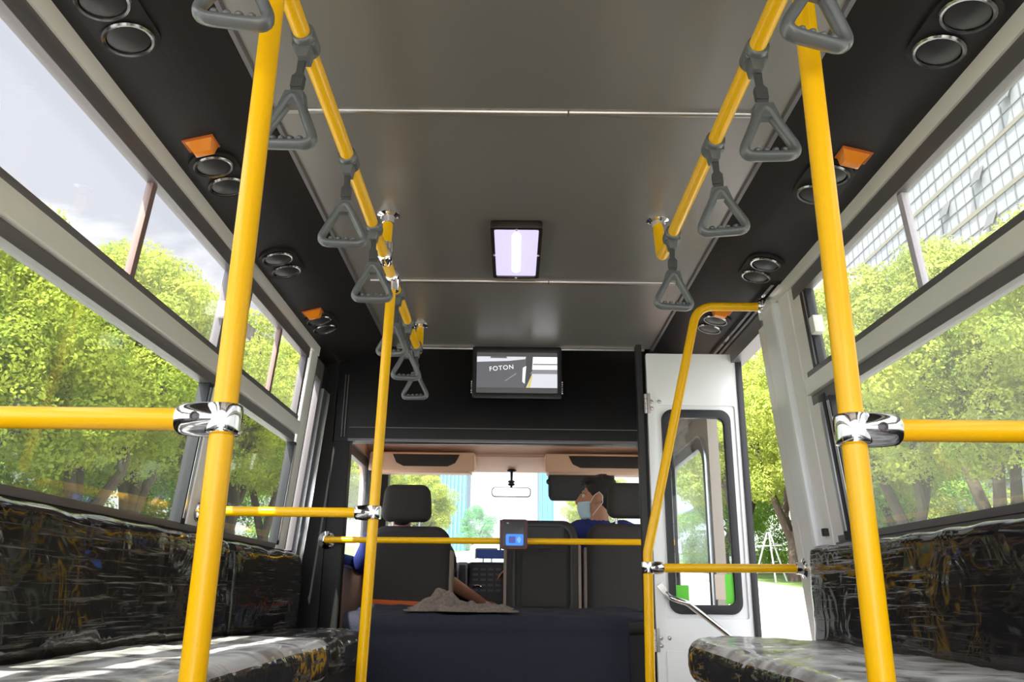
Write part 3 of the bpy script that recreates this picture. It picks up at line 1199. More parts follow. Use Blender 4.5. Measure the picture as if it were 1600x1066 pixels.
# ------------------------------------------------------------------ monitor on the partition
MY = 3.835
g = empty('monitor', (-.015, 3.88, 1.615), 'flat monitor in a black glossy bezel showing the back of a truck, on the partition', 'monitor')
mb = MB()
fnm = lambda u, v, a: (u - .0165, a, v + 1.611)
ring_plate(mb, rrect(.440, .262, .012), rrect(.398, .208, .004), fnm, MY, MY + .045)
mb.box(-.225, .192, MY + .02, 3.882, 1.49, 1.735)
mb.build('bezel', pbr('monitor_gloss_black', (.008, .008, .009), .3, coat=.1, spec=.3), g, bevel=.003, ang=30)
for x in (-.2365, .2035):
    mb = MB()
    mb.box(x - .001, x + .001, MY + .006, MY + .03, 1.503, 1.568)
    for k in range(6):
        mb.box(x - .005, x + .005, MY + .004, MY + .03, 1.505 + k * .011, 1.511 + k * .011)
    mb.build('speaker_slots', M['chrome'], g)
sx0, sx1, sz0, sz1 = -.2145, .1815, 1.508, 1.714
mb = MB()
mb.box(sx0, sx1, MY + .006, MY + .012, sz0, sz1)
scr = mb.build('screen', M['scr_bk'], g)


def flat(pts, mat, y, name='picture'):
    m_ = MB()
    m_.prism(pts, fnd, y, y + .0006)
    return m_.build(name, mat, scr, smooth=False)


pz0, pz1 = 1.535, 1.692                      # the picture, letterboxed
xm = .028
flat([(sx0, pz0), (xm - .01, pz0), (xm, pz0 + .02), (xm - .006, pz0 + .05), (xm, pz0 + .13), (xm, pz1 - .012), (sx0, pz1 - .03)], M['scr_dark'], MY + .0050, 'truck_picture')
flat([(sx0, pz1 - .028), (sx0, pz1), (xm + .0, pz1), (xm - .004, pz1 - .012), (-.06, pz1 - .022)], M['scr_lt'], MY + .0046, 'truck_picture')
flat([(-.15, pz1 - .008), (-.065, pz1 - .008), (-.07, pz1), (-.145, pz1)], M['scr_dark'], MY + .0040, 'truck_picture')
flat([(xm - .018, pz0 + .03), (xm - .006, pz0 + .02), (xm + .001, pz0 + .11), (xm - .016, pz0 + .10)], M['scr_wh'], MY + .0042, 'truck_picture')
flat([(-.075, pz0 + .03), (-.02, pz0 + .068), (-.02, pz0 + .075), (-.075, pz0 + .036)], M['scr_mid'], MY + .0042, 'truck_picture')
flat([(xm, pz0), (sx1, pz0), (sx1, pz0 + .07), (xm + .03, pz0 + .07)], M['scr_lt'], MY + .0048, 'yard_picture')
flat([(xm + .02, pz0 + .07), (sx1, pz0 + .07), (sx1, pz0 + .092), (xm + .035, pz0 + .092)], M['scr_mid'], MY + .0048, 'yard_picture')
flat([(xm + .03, pz0 + .092), (sx1, pz0 + .092), (sx1, pz1), (xm + .034, pz1)], M['scr_wh'], MY + .0048, 'yard_picture')
flat([(xm + .034, pz0 + .115), (sx1, pz0 + .115), (sx1, pz0 + .122), (xm + .034, pz0 + .122)], M['scr_mid'], MY + .0044, 'yard_picture')
flat([(xm + .004, pz0), (xm + .020, pz0), (xm + .032, pz0 + .062), (xm + .026, pz0 + .062)], M['scr_yl'], MY + .0042, 'yard_picture')


def text_mesh(txt, size, mat, parent, loc, rot, name, depth=.0004, shear=0.):
    cu = bpy.data.curves.new(name, 'FONT')
    cu.body = txt
    cu.size = size
    cu.extrude = depth
    cu.shear = shear
    cu.space_character = 1.15
    cu.align_x = 'CENTER'
    cu.align_y = 'CENTER'
    o = bpy.data.objects.new(name, cu)
    COL.objects.link(o)
    dg = bpy.context.evaluated_depsgraph_get()
    dg.update()
    me = bpy.data.meshes.new_from_object(o.evaluated_get(dg))
    bpy.data.objects.remove(o)
    me.materials.clear()
    me.materials.append(mat)
    o = bpy.data.objects.new(name, me)
    COL.objects.link(o)
    o.parent = parent
    off = Vector((0, 0, 0))
    p = parent
    while p is not None:
        off += p.location
        p = p.parent
    o.location = Vector(loc) - off
    o.rotation_euler = rot
    return o


text_mesh('FOTON', .032, M['scr_wh'], scr, (-.093, MY + .0040, pz0 + .098), (R(90), R(-6), 0), 'lettering')

# ------------------------------------------------------------------ card reader on the bar
g = empty('card_reader', (-.022, 3.845, .80), 'small black and maroon card reader with a lit blue screen, clamped to the yellow bar', 'card reader')
mb = MB()
mb.prism(rrect(.122, .134, .012), lambda u, v, a: (u - .022, a, v + .833), 3.795, 3.828)
mb.build('case', M['maroon'], g, bevel=.004)
mb = MB()
mb.prism(rrect(.100, .118, .006), lambda u, v, a: (u - .024, a, v + .835), 3.789, 3.7955)
fp = mb.build('front_panel', M['reader'], g, bevel=.002)
mb = MB()
mb.box(-.088, -.080, 3.80, 3.85, .765, .897)
mb.box(-.06, .02, 3.826, 3.862, .77, .84)
mb.build('mount', M['reader'], g, bevel=.003)
mb = MB()
mb.prism(rrect(.080, .050, .006), lambda u, v, a: (u - .020, a, v + .808), 3.786, 3.7895)
sc2 = mb.build('screen', M['lcd'], g)
mb = MB()
mb.box(-.046, -.016, 3.7850, 3.7862, .793, .823)
mb.build('card_symbol', M['lcdd'], sc2)
mb = MB()
for k in range(3):
    rr_ = .006 + k * .006
    pp = [(-.012 + rr_ * math.cos(R(a)), 3.7852, .808 + rr_ * math.sin(R(a))) for a in range(-50, 51, 10)]
    mb.tube(pp, .0011, 6)
mb.build('wave_symbol', M['lcdw'], sc2)
MB().ell((-.052, 3.7885, .882), .006, .003, .004, 12, 8).build('indicator', pbr('pale_lens', (.55, .55, .4), .3), fp)

# ------------------------------------------------------------------ navy cloth over the box in front of the cab
mb = MB()
mb.box(-.70, .44, 3.64, 3.878, .0, .42)
tag(mb.build('trim_14', M['black']), kind='structure')
root = empty('cloth_cover', (-.12, 3.6, .0), 'dark navy cloth draped over the box in front of the cab seats', 'cloth')
mb = MB()
NX, NP = 120, 46
prof = []
for i in range(NP + 1):
    t = i / NP
    if t < .42:                       # front, from the floor up
        s = t / .42
        prof.append((3.605 - .012 * math.sin(s * PI), .02 + s * .42))
    elif t < .52:
        s = (t - .42) / .10
        a = s * PI / 2
        prof.append((3.605 + .045 * (1 - math.cos(a)), .44 + .045 * math.sin(a)))
    else:
        s = (t - .52) / .48
        prof.append((3.65 + s * .42, .485 + s * .030))
vsx, fsx = [], []
for i, (y, z) in enumerate(prof):
    t = i / NP
    for k in range(NX + 1):
        x = -.74 + k / NX * (1.205 if t < .47 else 1.32)
        if y > 3.86:
            x = max(-.81, min(.58, x))
        p = Vector((x, y, z))
        ww = mnoise.noise(Vector((x * 5, z * 1.5, 1))) * .012 + mnoise.noise(Vector((x * 14, z * 3, 7))) * .004
        if t < .45:
            p.y -= abs(ww) * (1 - t) * 1.3 + .0
            if abs(z - .40) < .02:
                p.y += .006
        else:
            p.z += mnoise.noise(Vector((x * 6, y * 9, 3))) * .014 + mnoise.noise(Vector((x * 17, y * 17, 3))) * .004
        vsx.append(p)
for i in range(NP):
    for k in range(NX):
        a = i * (NX + 1) + k
        fsx.append((a, a + 1, a + NX + 2, a + NX + 1))
mb.add(vsx, fsx)
o = mb.build('drape', M['navy'], root, ang=180)
md = o.modifiers.new('t', 'SOLIDIFY')
md.thickness = .006
bake(o)
# crumpled fleece lying on it
mb = MB()
vsx, fsx = [], []
NX, NY = 90, 50
for j in range(NY + 1):
    for i in range(NX + 1):
        u, v = i / NX, j / NY
        x = -.47 + u * .44
        y = 3.640 + v * .235
        e = min(u, 1 - u, v * .8, (1 - v) * .8) * 5
        e = min(1, e)
        hgt = .040 * math.exp(-((u - .30) / .20) ** 2) + .008
        z = .492 + (y - 3.65) * .07 + e * hgt * (1.0 + 1.1 * mnoise.noise(Vector((u * 8, v * 5, 2)))) + e * .026 * abs(mnoise.noise(Vector((u * 17, v * 9, 5)))) + .004
        vsx.append((x + .045 * mnoise.noise(Vector((v * 4, u * 3, 9))), y + .045 * mnoise.noise(Vector((u * 5, v * 3, 4))), z))
for j in range(NY):
    for i in range(NX):
        a = j * (NX + 1) + i
        fsx.append((a, a + 1, a + NX + 2, a + NX + 1))
mb.add(vsx, fsx)
o = mb.build('fleece_cloth', M['fleece'], None, ang=180)
tag(o, 'crumpled fuzzy brown fleece lying on top of the navy cloth', 'cloth')
md = o.modifiers.new('t', 'SOLIDIFY')
md.thickness = .005
md.offset = 1
bake(o)

# ------------------------------------------------------------------ driver's cab
CW = .93
mb = MB()
mb.box(-1.0, 1.0, 3.95, 5.6, -.12, -.08)
tag(mb.build('floor_cab', M['cabdark']), kind='structure')
rp_ = [(3.95, 1.47), (4.75, 1.47), (5.02, 1.405), (5.33, 1.335), (5.36, 1.36), (5.05, 1.46), (4.75, 1.53), (3.95, 1.53)]
mb = MB()
mb.prism(rp_, lambda u, v, a: (a, u, v), -.98, .98)
tag(mb.build('ceiling_cab', M['headliner'], bevel=.004), kind='structure')
mb = MB()
mb.box(-.28, .20, 5.022, 5.032, 1.385, 1.400)
mb.build('trim_15', M['headliner'])['kind'] = 'structure'
for sd, nm in ((-1, 'left'), (1, 'right')):
    # side wall with a window whose front upper corner is rounded
    mb = MB()
    fnw = lambda u, v, a: (sd * a, u, v)
    outer = [(u + 4.665, v + .70) for u, v in rrect(1.42, 1.62, .01, 10)]
    zc, dh = (1.03, 0) if sd < 0 else (.86, .34)
    inner = [(u + 4.53, v + zc) for u, v in rrect(1.02, .60 + dh, .13, 10)]
    ring_plate(mb, outer, inner, fnw, CW, CW + .05)
    tag(mb.build('wall_cab_' + nm, M['headliner'] if sd < 0 else M['cabbeige'], ang=30), kind='structure')
    w = empty('window_%d' % (5 if sd < 0 else 6), (sd * CW, 4.53, 1.03), kind='structure')
    mb = MB()
    i1 = [(u + 4.53, v + zc) for u, v in rrect(.95, .53 + dh, .11, 10)]
    i0 = [(u + 4.53, v + zc) for u, v in rrect(1.05, .63 + dh, .14, 10)]
    ring_plate(mb, i0, i1, fnw, CW - .012, CW + .02)
    mb.build('seal', M['rubber'], w, bevel=.004, ang=30)
    mb = MB()
    m0 = [(u + 4.53, v + zc) for u, v in rrect(1.085, .665 + dh, .155, 10)]
    m1 = [(u + 4.53, v + zc) for u, v in rrect(1.065, .645 + dh, .147, 10)]
    ring_plate(mb, m0, m1, fnw, CW - .016, CW + .02)
    mb.build('moulding', M['alu'], w, ang=30)
    mb = MB()
    mb.prism(i1, fnw, CW + .004, CW + .008)
    mb.build('pane', M['gl_ws'], w, smooth=False)
    # A pillar
    mb = MB()
    mb.hexa([(sd * .86, 5.40, .74), (sd * .96, 5.40, .74), (sd * .96, 5.52, .74), (sd * .86, 5.52, .74),
             (sd * .84, 5.28, 1.40), (sd * .96, 5.28, 1.40), (sd * .96, 5.38, 1.40), (sd * .84, 5.38, 1.40)])
    tag(mb.build('trim_16' if sd < 0 else 'trim_17', M['cabdark'], bevel=.01), kind='structure')
w = empty('window_7', (0, 5.4, .75), kind='structure')
mb = MB()
mb.hexa([(-.90, 5.50, .74), (.90, 5.50, .74), (.90, 5.506, .74), (-.90, 5.506, .74),
         (-.88, 5.345, 1.36), (.88, 5.345, 1.36), (.88, 5.351, 1.36), (-.88, 5.351, 1.36)])
mb.build('windscreen_pane', M['gl_ws'], w, smooth=False)

# overhead shelves with dark pockets
for x0, x1, lab in ((-.90, -.265, 'peach overhead shelf with a dark pocket on the left of the cab roof'),
                    (.165, .90, 'peach overhead shelf with a dark pocket on the right, above the passenger')):
    g = empty('overhead_shelf', ((x0 + x1) / 2, 5.0, 1.35), lab, 'shelf', 'overhead shelves in the cab')
    mb = MB()
    mb.prism([(4.86, 1.270), (4.885, 1.388), (5.0, 1.398), (5.25, 1.348), (5.25, 1.320), (4.98, 1.293)],
             lambda u, v, a: (a, u, v), x0, x1)
    mb.build('shelf', M['headliner'], g, bevel=.012, seg=3)
    q = MB()
    pk = [(x0 + .14, 1.374), (x1 - .09, 1.374), (x1 - .115, 1.322), (x1 - .16, 1.300), (x0 + .21, 1.300), (x0 + .165, 1.322)]
    q.prism(pk, lambda u, v, a: (u, a + (v - 1.270) * .21, v), 4.853, 4.90)
    q.build('pocket', M['cabdark'], g, bevel=.004)
    q = MB()
    q.prism([(4.92, 1.268), (5.24, 1.300), (5.24, 1.322), (4.92, 1.288)], lambda u, v, a: (a, u, v), x0 + .02, x1 - .03)
    q.build('lower_lip', M['headliner'], g, bevel=.004)

# sun visor hanging on the right
g = empty('sun_visor', (.40, 5.02, 1.30), 'black sun visor folded down above the passenger', 'sun visor')
mb = MB()
mb.prism(rrect(.40, .165, .02), lambda u, v, a: (u + .395, a + .15 * -v, v + 1.205), 5.02, 5.035)
mb.build('flap', M['cabdark'], g, bevel=.004)
mb = MB()
mb.box(.245, .29, 5.00, 5.03, 1.265, 1.296)
mb.build('clip', M['cabdark'], g, bevel=.004)
mb = MB()
mb.box(.505, .55, 5.00, 5.03, 1.265, 1.296)
mb.build('clip', M['cabdark'], g, bevel=.004)
mb = MB()
mb.tube(fillet([(.205, 5.01, 1.302), (.19, 5.01, 1.27), (.192, 5.02, 1.15), (.205, 5.02, 1.125), (.21, 5.02, 1.29)], .012, 5), .0045, 8)
mb.ell((.186, 5.01, 1.235), .012, .01, .016, 10, 8)
mb.build('loop', M['cabdark'], g)

# rear-view mirror
g = empty('rearview_mirror', (-.04, 5.29, 1.345), 'rear-view mirror hanging in the middle of the windscreen', 'mirror')
mb = MB()
mb.ell((-.04, 5.27, 1.338), .032, .02, .010, 16, 8)
mb.tube([(-.04, 5.27, 1.338), (-.040, 5.245, 1.255), (-.041, 5.235, 1.222)], [.009, .006, .007], 12)
mb.build('stem', M['cabdark'], g)
mb = MB()
mb.ell((-.041, 5.238, 1.262), .022, .012, .010, 14, 8)
mb.ell((-.041, 5.238, 1.245), .022, .012, .010, 14, 8)
mb.build('knuckle', M['cabdark'], g)
mb = MB()
mb.prism(rrect(.250, .060, .022), lambda u, v, a: (u - .041, a - v * .06, v + 1.194), 5.220, 5.245)
hs_ = mb.build('housing', M['cabdark'], g, bevel=.004)
mb = MB()
mb.prism(rrect(.238, .050, .018), lambda u, v, a: (u - .041, a - v * .06, v + 1.194), 5.217, 5.2205)
mb.build('mirror_glass', M['mirror'], hs_)


def cab_seat(label, x0, x1, zt, head, tray=False, cy=4.30):
    g = empty('cab_seat', ((x0 + x1) / 2, cy + .2, 0), label, 'car seat')
    xc = (x0 + x1) / 2

    def shp(p, nrm):
        p = Vector(p)
        k = (p.z - .42) / (zt - .42)
        if k > .75:
            s = 1 - .16 * ((k - .75) / .25) ** 2.2
            p.x = xc + (p.x - xc) * s
        p.y += -.02 * k
        return p
    MB().rbox(x0, x1, cy, cy + .15, .38, zt, .055, .03, shp).build('backrest', M['seat'], g, ang=80)
    for s_, xe in ((-1, x0), (1, x1)):
        MB().rbox(xe - .012, xe + .012, cy + .035, cy + .17, .36, zt - .12, .011, .06, shp).build('side_bolster', M['seatside'], g, ang=80)
    MB().rbox(x0, x1, cy + .08, cy + .55, .28, .42, .05, .05).build('seat_cushion', M['seat'], g, ang=80)
    MB().box(x0 + .04, x1 - .04, cy + .08, cy + .5, -.08, .29).build('seat_base', M['cabdark'], g)
    if head:
        hx0, hx1, hz0, hz1 = head

        def hsh(p, nrm):
            p = Vector(p)
            k = (p.z - hz0) / (hz1 - hz0)
            hc = (hx0 + hx1) / 2
            p.x = hc + (p.x - hc) * (1.0 - .12 * k ** 2)
            return p
        hr = MB().rbox(hx0, hx1, cy + .0, cy + .11, hz0, hz1, .045, .025, hsh).build('headrest', M['seat'], g, ang=80)
        for dx in (-.07, .07):
            MB().tube([((hx0 + hx1) / 2 + dx, cy + .055, zt - .03), ((hx0 + hx1) / 2 + dx, cy + .055, hz0 + .02)], .007, 10).build('headrest_post', M['steel'], hr)
    if tray:
        mb = MB()
        ring_plate(mb, [(u + xc, v + .69) for u, v in rrect(x1 - x0 - .07, .46, .07)], [(u + xc, v + .69) for u, v in rrect(x1 - x0 - .095, .435, .06)], lambda u, v, a: (u, a - .02 * (v - .42) / .5, v), cy - .010, cy + .01)
        mb.build('back_shell', M['cabdark'], g, ang=30)
        mb = MB()
        mb.prism([(u + xc + .005, v + .645) for u, v in rrect(.225, .265, .015)], lambda u, v, a: (u, a - .02 * (v - .42) / .5, v), cy - .012, cy + .01)
        mb.build('tray', M['seat'], g, bevel=.004)
        mb = MB()
        mb.prism([(u + xc, v + .868) for u, v in rrect(.22, .075, .012)], lambda u, v, a: (u, a - .02 * (v - .42) / .5, v), cy - .010, cy + .01)
        mb.box(xc - .035, xc + .045, cy - .024, cy - .010, .795, .803)
        mb.build('cup_recess', M['cabdark'], g, bevel=.003)
    return g


cab_seat('dark grey driver seat with a headrest on the left of the cab', -.775, -.350, .905, (-.722, -.458, .928, 1.122))
cab_seat('dark grey middle seat back with a fold-down tray and no headrest', -.062, .315, .942, None, True)
cab_seat('dark grey passenger seat with a headrest on the right of the cab', .352, .775, .930, (.468, .705, .960, 1.145))
# orange strap at the foot of the driver's seat
mb = MB()
mb.obox((-.60, 4.285, .523), .30, .012, .022, (0, R(2), 0))
o = mb.build('strap', pbr('orange_webbing', (.62, .12, .015), .7), None, bevel=.003)
tag(o, 'orange webbing strap along the foot of the driver seat back', 'strap')

# dashboard
g = empty('dashboard', (0, 5.2, .0), 'black dashboard with a centre console of radio and vents', 'dashboard')
mb = MB()
mb.prism([(5.06, .62), (5.02, .70), (5.10, .752), (5.40, .762), (5.50, .74), (5.50, .0), (5.16, .0), (5.14, .5)], lambda u, v, a: (a, u, v), -.92, .92)
mb.build('body', M['cabdark'], g, bevel=.012)
mb = MB()
mb.rbox(-.290, .02, 4.985, 5.10, .48, .752, .018, .05)
con = mb.build('centre_console', M['cabdark'], g)
mb = MB()
for k in range(5):
    for j in range(5):
        mb.box(-.262 + j * .045, -.232 + j * .045, 4.978, 4.986, .585 + k * .030, .597 + k * .030)
mb.build('buttons', pbr('button_grey', (.05, .05, .055), .4), con)
mb = MB()
mb.rbox(-.358, -.292, 4.985, 5.08, .585, .752, .015, .05)
vt = mb.build('vent_surround', pbr('vent_silver', (.30, .30, .31), .35, .3), g)
mb = MB()
mb.rbox(-.345, -.305, 4.977, 5.0, .60, .735, .006, .05)
mb.build('vent', M['cabdark'], vt)
mb = MB()
pp = [(-.235 + .030 * math.cos(R(a)), 4.975, .598 + .020 * math.sin(R(a))) for a in range(15, 166, 15)]
mb.tube(pp, [.002, .004, .006, .007, .007, .007, .007, .007, .006, .004, .002][:len(pp)], 8)
mb.build('bright_badge', M['chrome'], con)

# blue panel on thin legs on the dashboard
g = empty('dash_board_sign', (-.16, 5.06, .76), 'small blue board on two thin legs standing on the dashboard', 'sign')
mb = MB()
mb.box(-.250, -.040, 5.055, 5.065, .775, .828)
mb.build('board', M['signblue'], g, bevel=.002)
mb = MB()
mb.box(-.250, -.120, 5.052, 5.066, .828, .837)
mb.box(-.256, -.248, 5.052, 5.066, .772, .832)
mb.build('edge', M['whitew'], g)
for x in (-.205, -.155):
    mb = MB()
    mb.box(x - .003, x + .003, 5.057, 5.063, .742, .777)
    mb.build('leg', M['cabdark'], g)

# steering wheel
g = empty('steering_wheel', (-.56, 4.98, .72), 'black steering wheel behind the driver seat', 'steering wheel')
tl = Euler((R(-62), 0, 0)).to_matrix()
mb = MB()
cst = Vector((-.56, 4.93, .74))
mb.tube([cst + tl @ Vector((.19 * math.cos(2 * PI * k / 32), .19 * math.sin(2 * PI * k / 32), 0)) for k in range(32)], .015, 10, closed=True)
for a in (0, 180, 270):
    mb.tube([cst + tl @ Vector((.18 * math.cos(R(a)), .18 * math.sin(R(a)), 0)), cst + tl @ Vector((0, 0, -.03))], .013, 8)
mb.tube([cst + tl @ Vector((0, 0, -.03)), cst + Vector((0, .16, -.08))], .03, 10)
mb.build('rim', M['cabdark'], g)


# ------------------------------------------------------------------ people
def remesh(o, vox, sm=6):
    m_ = o.modifiers.new('r', 'REMESH')
    m_.mode = 'VOXEL'
    m_.voxel_size = vox
    m_.use_smooth_shade = True
    s_ = o.modifiers.new('s', 'SMOOTH')
    s_.iterations = sm
    s_.factor = .5
    return bake(o)


def hand(mb, w_, dirv, palm_n, curl=.5, s=1.0, thumb=1):
    """palm, four fingers of different lengths and a thumb from the side of the palm"""
    w_ = Vector(w_)
    d = Vector(dirv).normalized()
    n = (Vector(palm_n) - d * Vector(palm_n).dot(d)).normalized()
    sdv = d.cross(n)
    base = []
    for k in range(4):
        off = (k - 1.5) * .020 * s
        b0 = w_ + d * .025 * s + sdv * off * .7
        b1 = w_ + d * (.088 - abs(k - 1.3) * .004) * s + sdv * off
        mb.caps(b0, b1, .014 * s, .0115 * s, 10)
        L = (.040, .046, .043, .033)[k] * s
        p = b1
        ang = .2
        for j, f in enumerate((1.0, .62, .48)):
            ang += curl * (.5 + .25 * j)
            q = p + (d * math.cos(ang) + n * math.sin(ang)) * L * f
            mb.caps(p, q, (.0092 - .0008 * j) * s, (.0084 - .0008 * j) * s, 10)
            p = q
    t0 = w_ + d * .022 * s + sdv * thumb * -.030 * s
    t1 = t0 + (d * .6 + sdv * thumb * -.7 + n * .35).normalized() * .038 * s
    t2 = t1 + (d * .9 + sdv * thumb * -.1 + n * .5).normalized() * .030 * s
    mb.caps(t0, t1, .0125 * s, .0105 * s, 10)
    mb.caps(t1, t2, .0102 * s, .0085 * s, 10)


def person(label, hip, head_c, face_yaw, arms, shirt_sleeves, mask=False):
    """seated figure; arms = [(shoulder, elbow, wrist, hand_dir, palm_normal, thumb)]"""
    hip, hc = Vector(hip), Vector(head_c)
    root = empty('person', (hip.x, hip.y, .42), label, 'person')
    neck = hc + Vector((0, -.012, -.13))
    chest = Vector((neck.x * .8 + hip.x * .2, neck.y - .005, neck.z - .20))
    fz = Matrix.Rotation(face_yaw, 3, 'Z')

    def F(x, y, z):           # head space: +y out of the face
        return hc + fz @ Vector((x, y, z))
    b = MB()
    # skull, jaw, cheeks, nose, brow, ears, lips
    b.ell(F(0, -.018, .030), .076, .094, .088, rot=(0, 0, face_yaw))
    b.ell(F(0, .030, -.035), .062, .068, .070, rot=(0, 0, face_yaw))
    b.ell(F(0, .050, -.082), .040, .040, .030, rot=(0, 0, face_yaw))
    b.caps(F(0, .088, .022), F(0, .112, -.022), .010, .015)
    for s in (-1, 1):
        b.ell(F(s * .014, .101, -.026), .010, .010, .008)
        b.ell(F(s * .034, .074, .034), .022, .014, .010, rot=(0, 0, face_yaw))
        b.ell(F(s * .040, .062, -.012), .024, .026, .020, rot=(0, 0, face_yaw))
        b.ell(F(s * .078, -.010, -.004), .010, .020, .032, rot=(0, 0, face_yaw))
        b.ell(F(s * .074, .004, -.026), .008, .010, .012, rot=(0, 0, face_yaw))
    b.caps(F(-.018, .090, -.056), F(.018, .090, -.056), .009, .009)
    b.caps(F(-.014, .088, -.067), F(.014, .088, -.067), .009, .009)
    b.caps(neck + Vector((0, 0, .07)), neck + Vector((0, -.01, -.06)), .056, .066)
    # trunk and legs
    b.ell(chest, .165, .105, .17)
    b.caps(chest, hip + Vector((0, 0, .08)), .125, .125)
    b.ell(hip + Vector((0, 0, .05)), .165, .125, .11)
    for s in (-1, 1):
        kn = hip + Vector((s * .12, .40, .06))
        an = kn + Vector((0, .14, -.36))
        b.caps(hip + Vector((s * .09, .02, .05)), kn, .085, .062)
        b.caps(kn, an, .058, .040)
        b.caps(an, an + Vector((0, .17, -.04)), .04, .03)
    for sh_, el, wr, hd, pn, th in arms:
        b.caps(Vector(sh_).lerp(chest, .4) + Vector((0, 0, .06)), sh_, .08, .062)
        b.caps(sh_, el, .054, .042)
        b.caps(el, wr, .042, .028)
        hand(b, wr, hd, pn, .55, 1.0, th)
    body = b.build('body', M['skin'], root)
    remesh(body, .007, 5)
    # eyes
    for s in (-1, 1):
        e = MB().ell(F(s * .033, .076, .012), .012, .012, .010, 12, 8).build('eye', pbr('eye_white', (.7, .68, .65), .2), body)
        MB().ell(F(s * .033, .085, .012), .005, .004, .005, 10, 6).build('iris', pbr('dark_iris', (.02, .012, .01), .2), e)
    # hair: a cap over the skull with a soft fringe
    h_ = MB()
    h_.ell(F(0, -.026, .040), .083, .098, .090, rot=(0, 0, face_yaw))
    h_.ell(F(0, -.050, -.005), .072, .070, .072, rot=(0, 0, face_yaw))
    h_.ell(F(0, .018, .098), .066, .070, .030, rot=(0, 0, face_yaw))
    rn = random.Random(4)
    for k in range(26):
        a = rn.uniform(-1, 1)
        p = F(a * .055, .048 + rn.uniform(-.02, .01), .100 + rn.uniform(-.01, .012))
        h_.caps(p, p + fz @ Vector((a * .01, .034, -.012 + rn.uniform(-.01, .012))), .011, .005, 8)
    for k in range(60):
        th, ph = rn.uniform(0, 2 * PI), rn.uniform(.1, 1.2)
        d = Vector((math.sin(ph) * math.cos(th) * .08, math.sin(ph) * math.sin(th) * .094 - .026, .040 + math.cos(ph) * .088))
        h_.caps(F(*d), F(*(d * 1.06)), .012, .007, 8)
    ho_ = h_.build('hair', M['hair'], root)
    remesh(ho_, .006, 3)
    # shirt with a collar and short sleeves, trousers
    s_ = MB()
    s_.ell(chest, .178, .120, .180)
    s_.caps(chest, hip + Vector((0, 0, .10)), .138, .138)
    s_.ell(hip + Vector((0, 0, .10)), .176, .138, .10)
    s_.caps(neck + Vector((0, -.006, -.010)), neck + Vector((0, -.01, -.08)), .064, .095)
    for sh_, el, wr, hd, pn, th in arms:
        sh_, el = Vector(sh_), Vector(el)
        s_.caps(sh_.lerp(chest, .4) + Vector((0, 0, .06)), sh_, .095, .077)
        s_.caps(sh_, sh_.lerp(el, shirt_sleeves), .072, .062)
    shirt = s_.build('shirt', M['shirt'], root)
    remesh(shirt, .010, 5)
    t_ = MB()
    t_.ell(hip + Vector((0, 0, .05)), .172, .132, .11)
    for s in (-1, 1):
        kn = hip + Vector((s * .12, .40, .06))
        an = kn + Vector((0, .14, -.34))
        t_.caps(hip + Vector((s * .09, .02, .05)), kn, .095, .074)
        t_.caps(kn, an, .070, .056)
    tr_ = t_.build('trousers', M['trouser'], root)
    remesh(tr_, .012, 4)
    if mask:
        m_ = MB()
        vs_, fs_ = [], []
        for i in range(13):
            a = -1.15 + 2.3 * i / 12
            for j in range(9):
                t = j / 8
                z = -.022 - t * .092
                rad = .088 + .030 * math.cos(a) * (.65 + .35 * math.sin(t * PI))
                yy = (rad) * math.cos(a) * (1 - .18 * t) + .004
                xx = .080 * math.sin(a) * (1 - .22 * t)
                vs_.append(F(xx, yy, z + .002 * math.sin(t * PI * 6)))
        for i in range(12):
            for j in range(8):
                q = i * 9 + j
                fs_.append((q, q + 1, q + 10, q + 9))
        m_.add(vs_, fs_)
        mo = m_.build('face_mask', M['mask'], root, ang=180)
        sm_ = mo.modifiers.new('t', 'SOLIDIFY')
        sm_.thickness = .003
        bake(mo)
        for s in (-1, 1):
            lp = MB()
            lp.tube([F(s * .071, .040, -.030), F(s * .078, .014, .012), F(s * .086, -.012, .028), F(s * .088, -.030, .008), F(s * .084, -.030, -.030), F(s * .066, .028, -.098)], .0022, 8)
            lp.build('ear_loop', M['maskw'], mo)
    return root


person('person in a blue shirt and face mask, right of the cab, looking left',
       (.50, 4.56, .47), (.447, 4.63, 1.092), R(84),
       [((.285, 4.62, .865), (.19, 4.80, .66), (.035, 4.925, .690), (-.9, .35, .15), (0, -.2, -1), 1),
        ((.665, 4.62, .865), (.74, 4.76, .62), (.62, 4.97, .56), (-.3, 1, 0), (0, 0, -1), -1)], .55, True)
person('driver in blue mostly hidden by the left cab seat, bare arm reaching down',
       (-.585, 4.56, .47), (-.655, 4.63, 1.00), R(6),
       [((-.455, 4.58, .83), (-.390, 4.66, .64), (-.205, 4.86, .525), (.7, .7, -.15), (0, 0, -1), 1),
        ((-.790, 4.58, .83), (-.885, 4.72, .70), (-.72, 4.90, .74), (.4, .8, .1), (0, 0, -1), -1)], .80, False)

# gear lever under the driver's hand
g = empty('gear_lever', (-.15, 4.92, .0), 'black gear lever under the driver hand', 'gear lever')
mb = MB()
mb.tube([(-.14, 4.94, -.06), (-.150, 4.93, .47)], .010, 10)
mb.ell((-.150, 4.93, .485), .022, .022, .026, 14, 10)
mb.build('lever', M['cabdark'], g)

# ------------------------------------------------------------------ outside: ground
SL = .058                        # the street rises ahead of the bus


def gz(y):
    return -.86 + SL * y


def strip(name, x0, x1, y0, y1, dz, mat, th=.3):
    m_ = MB()
    P = []
    for o_ in (-th, 0):
        for x, y in ((x0, y0), (x1, y0), (x1, y1), (x0, y1)):
            P.append((x, y, gz(y) + dz + o_))
    m_.hexa(P)
    return tag(m_.build(name, mat, smooth=False), kind='structure')


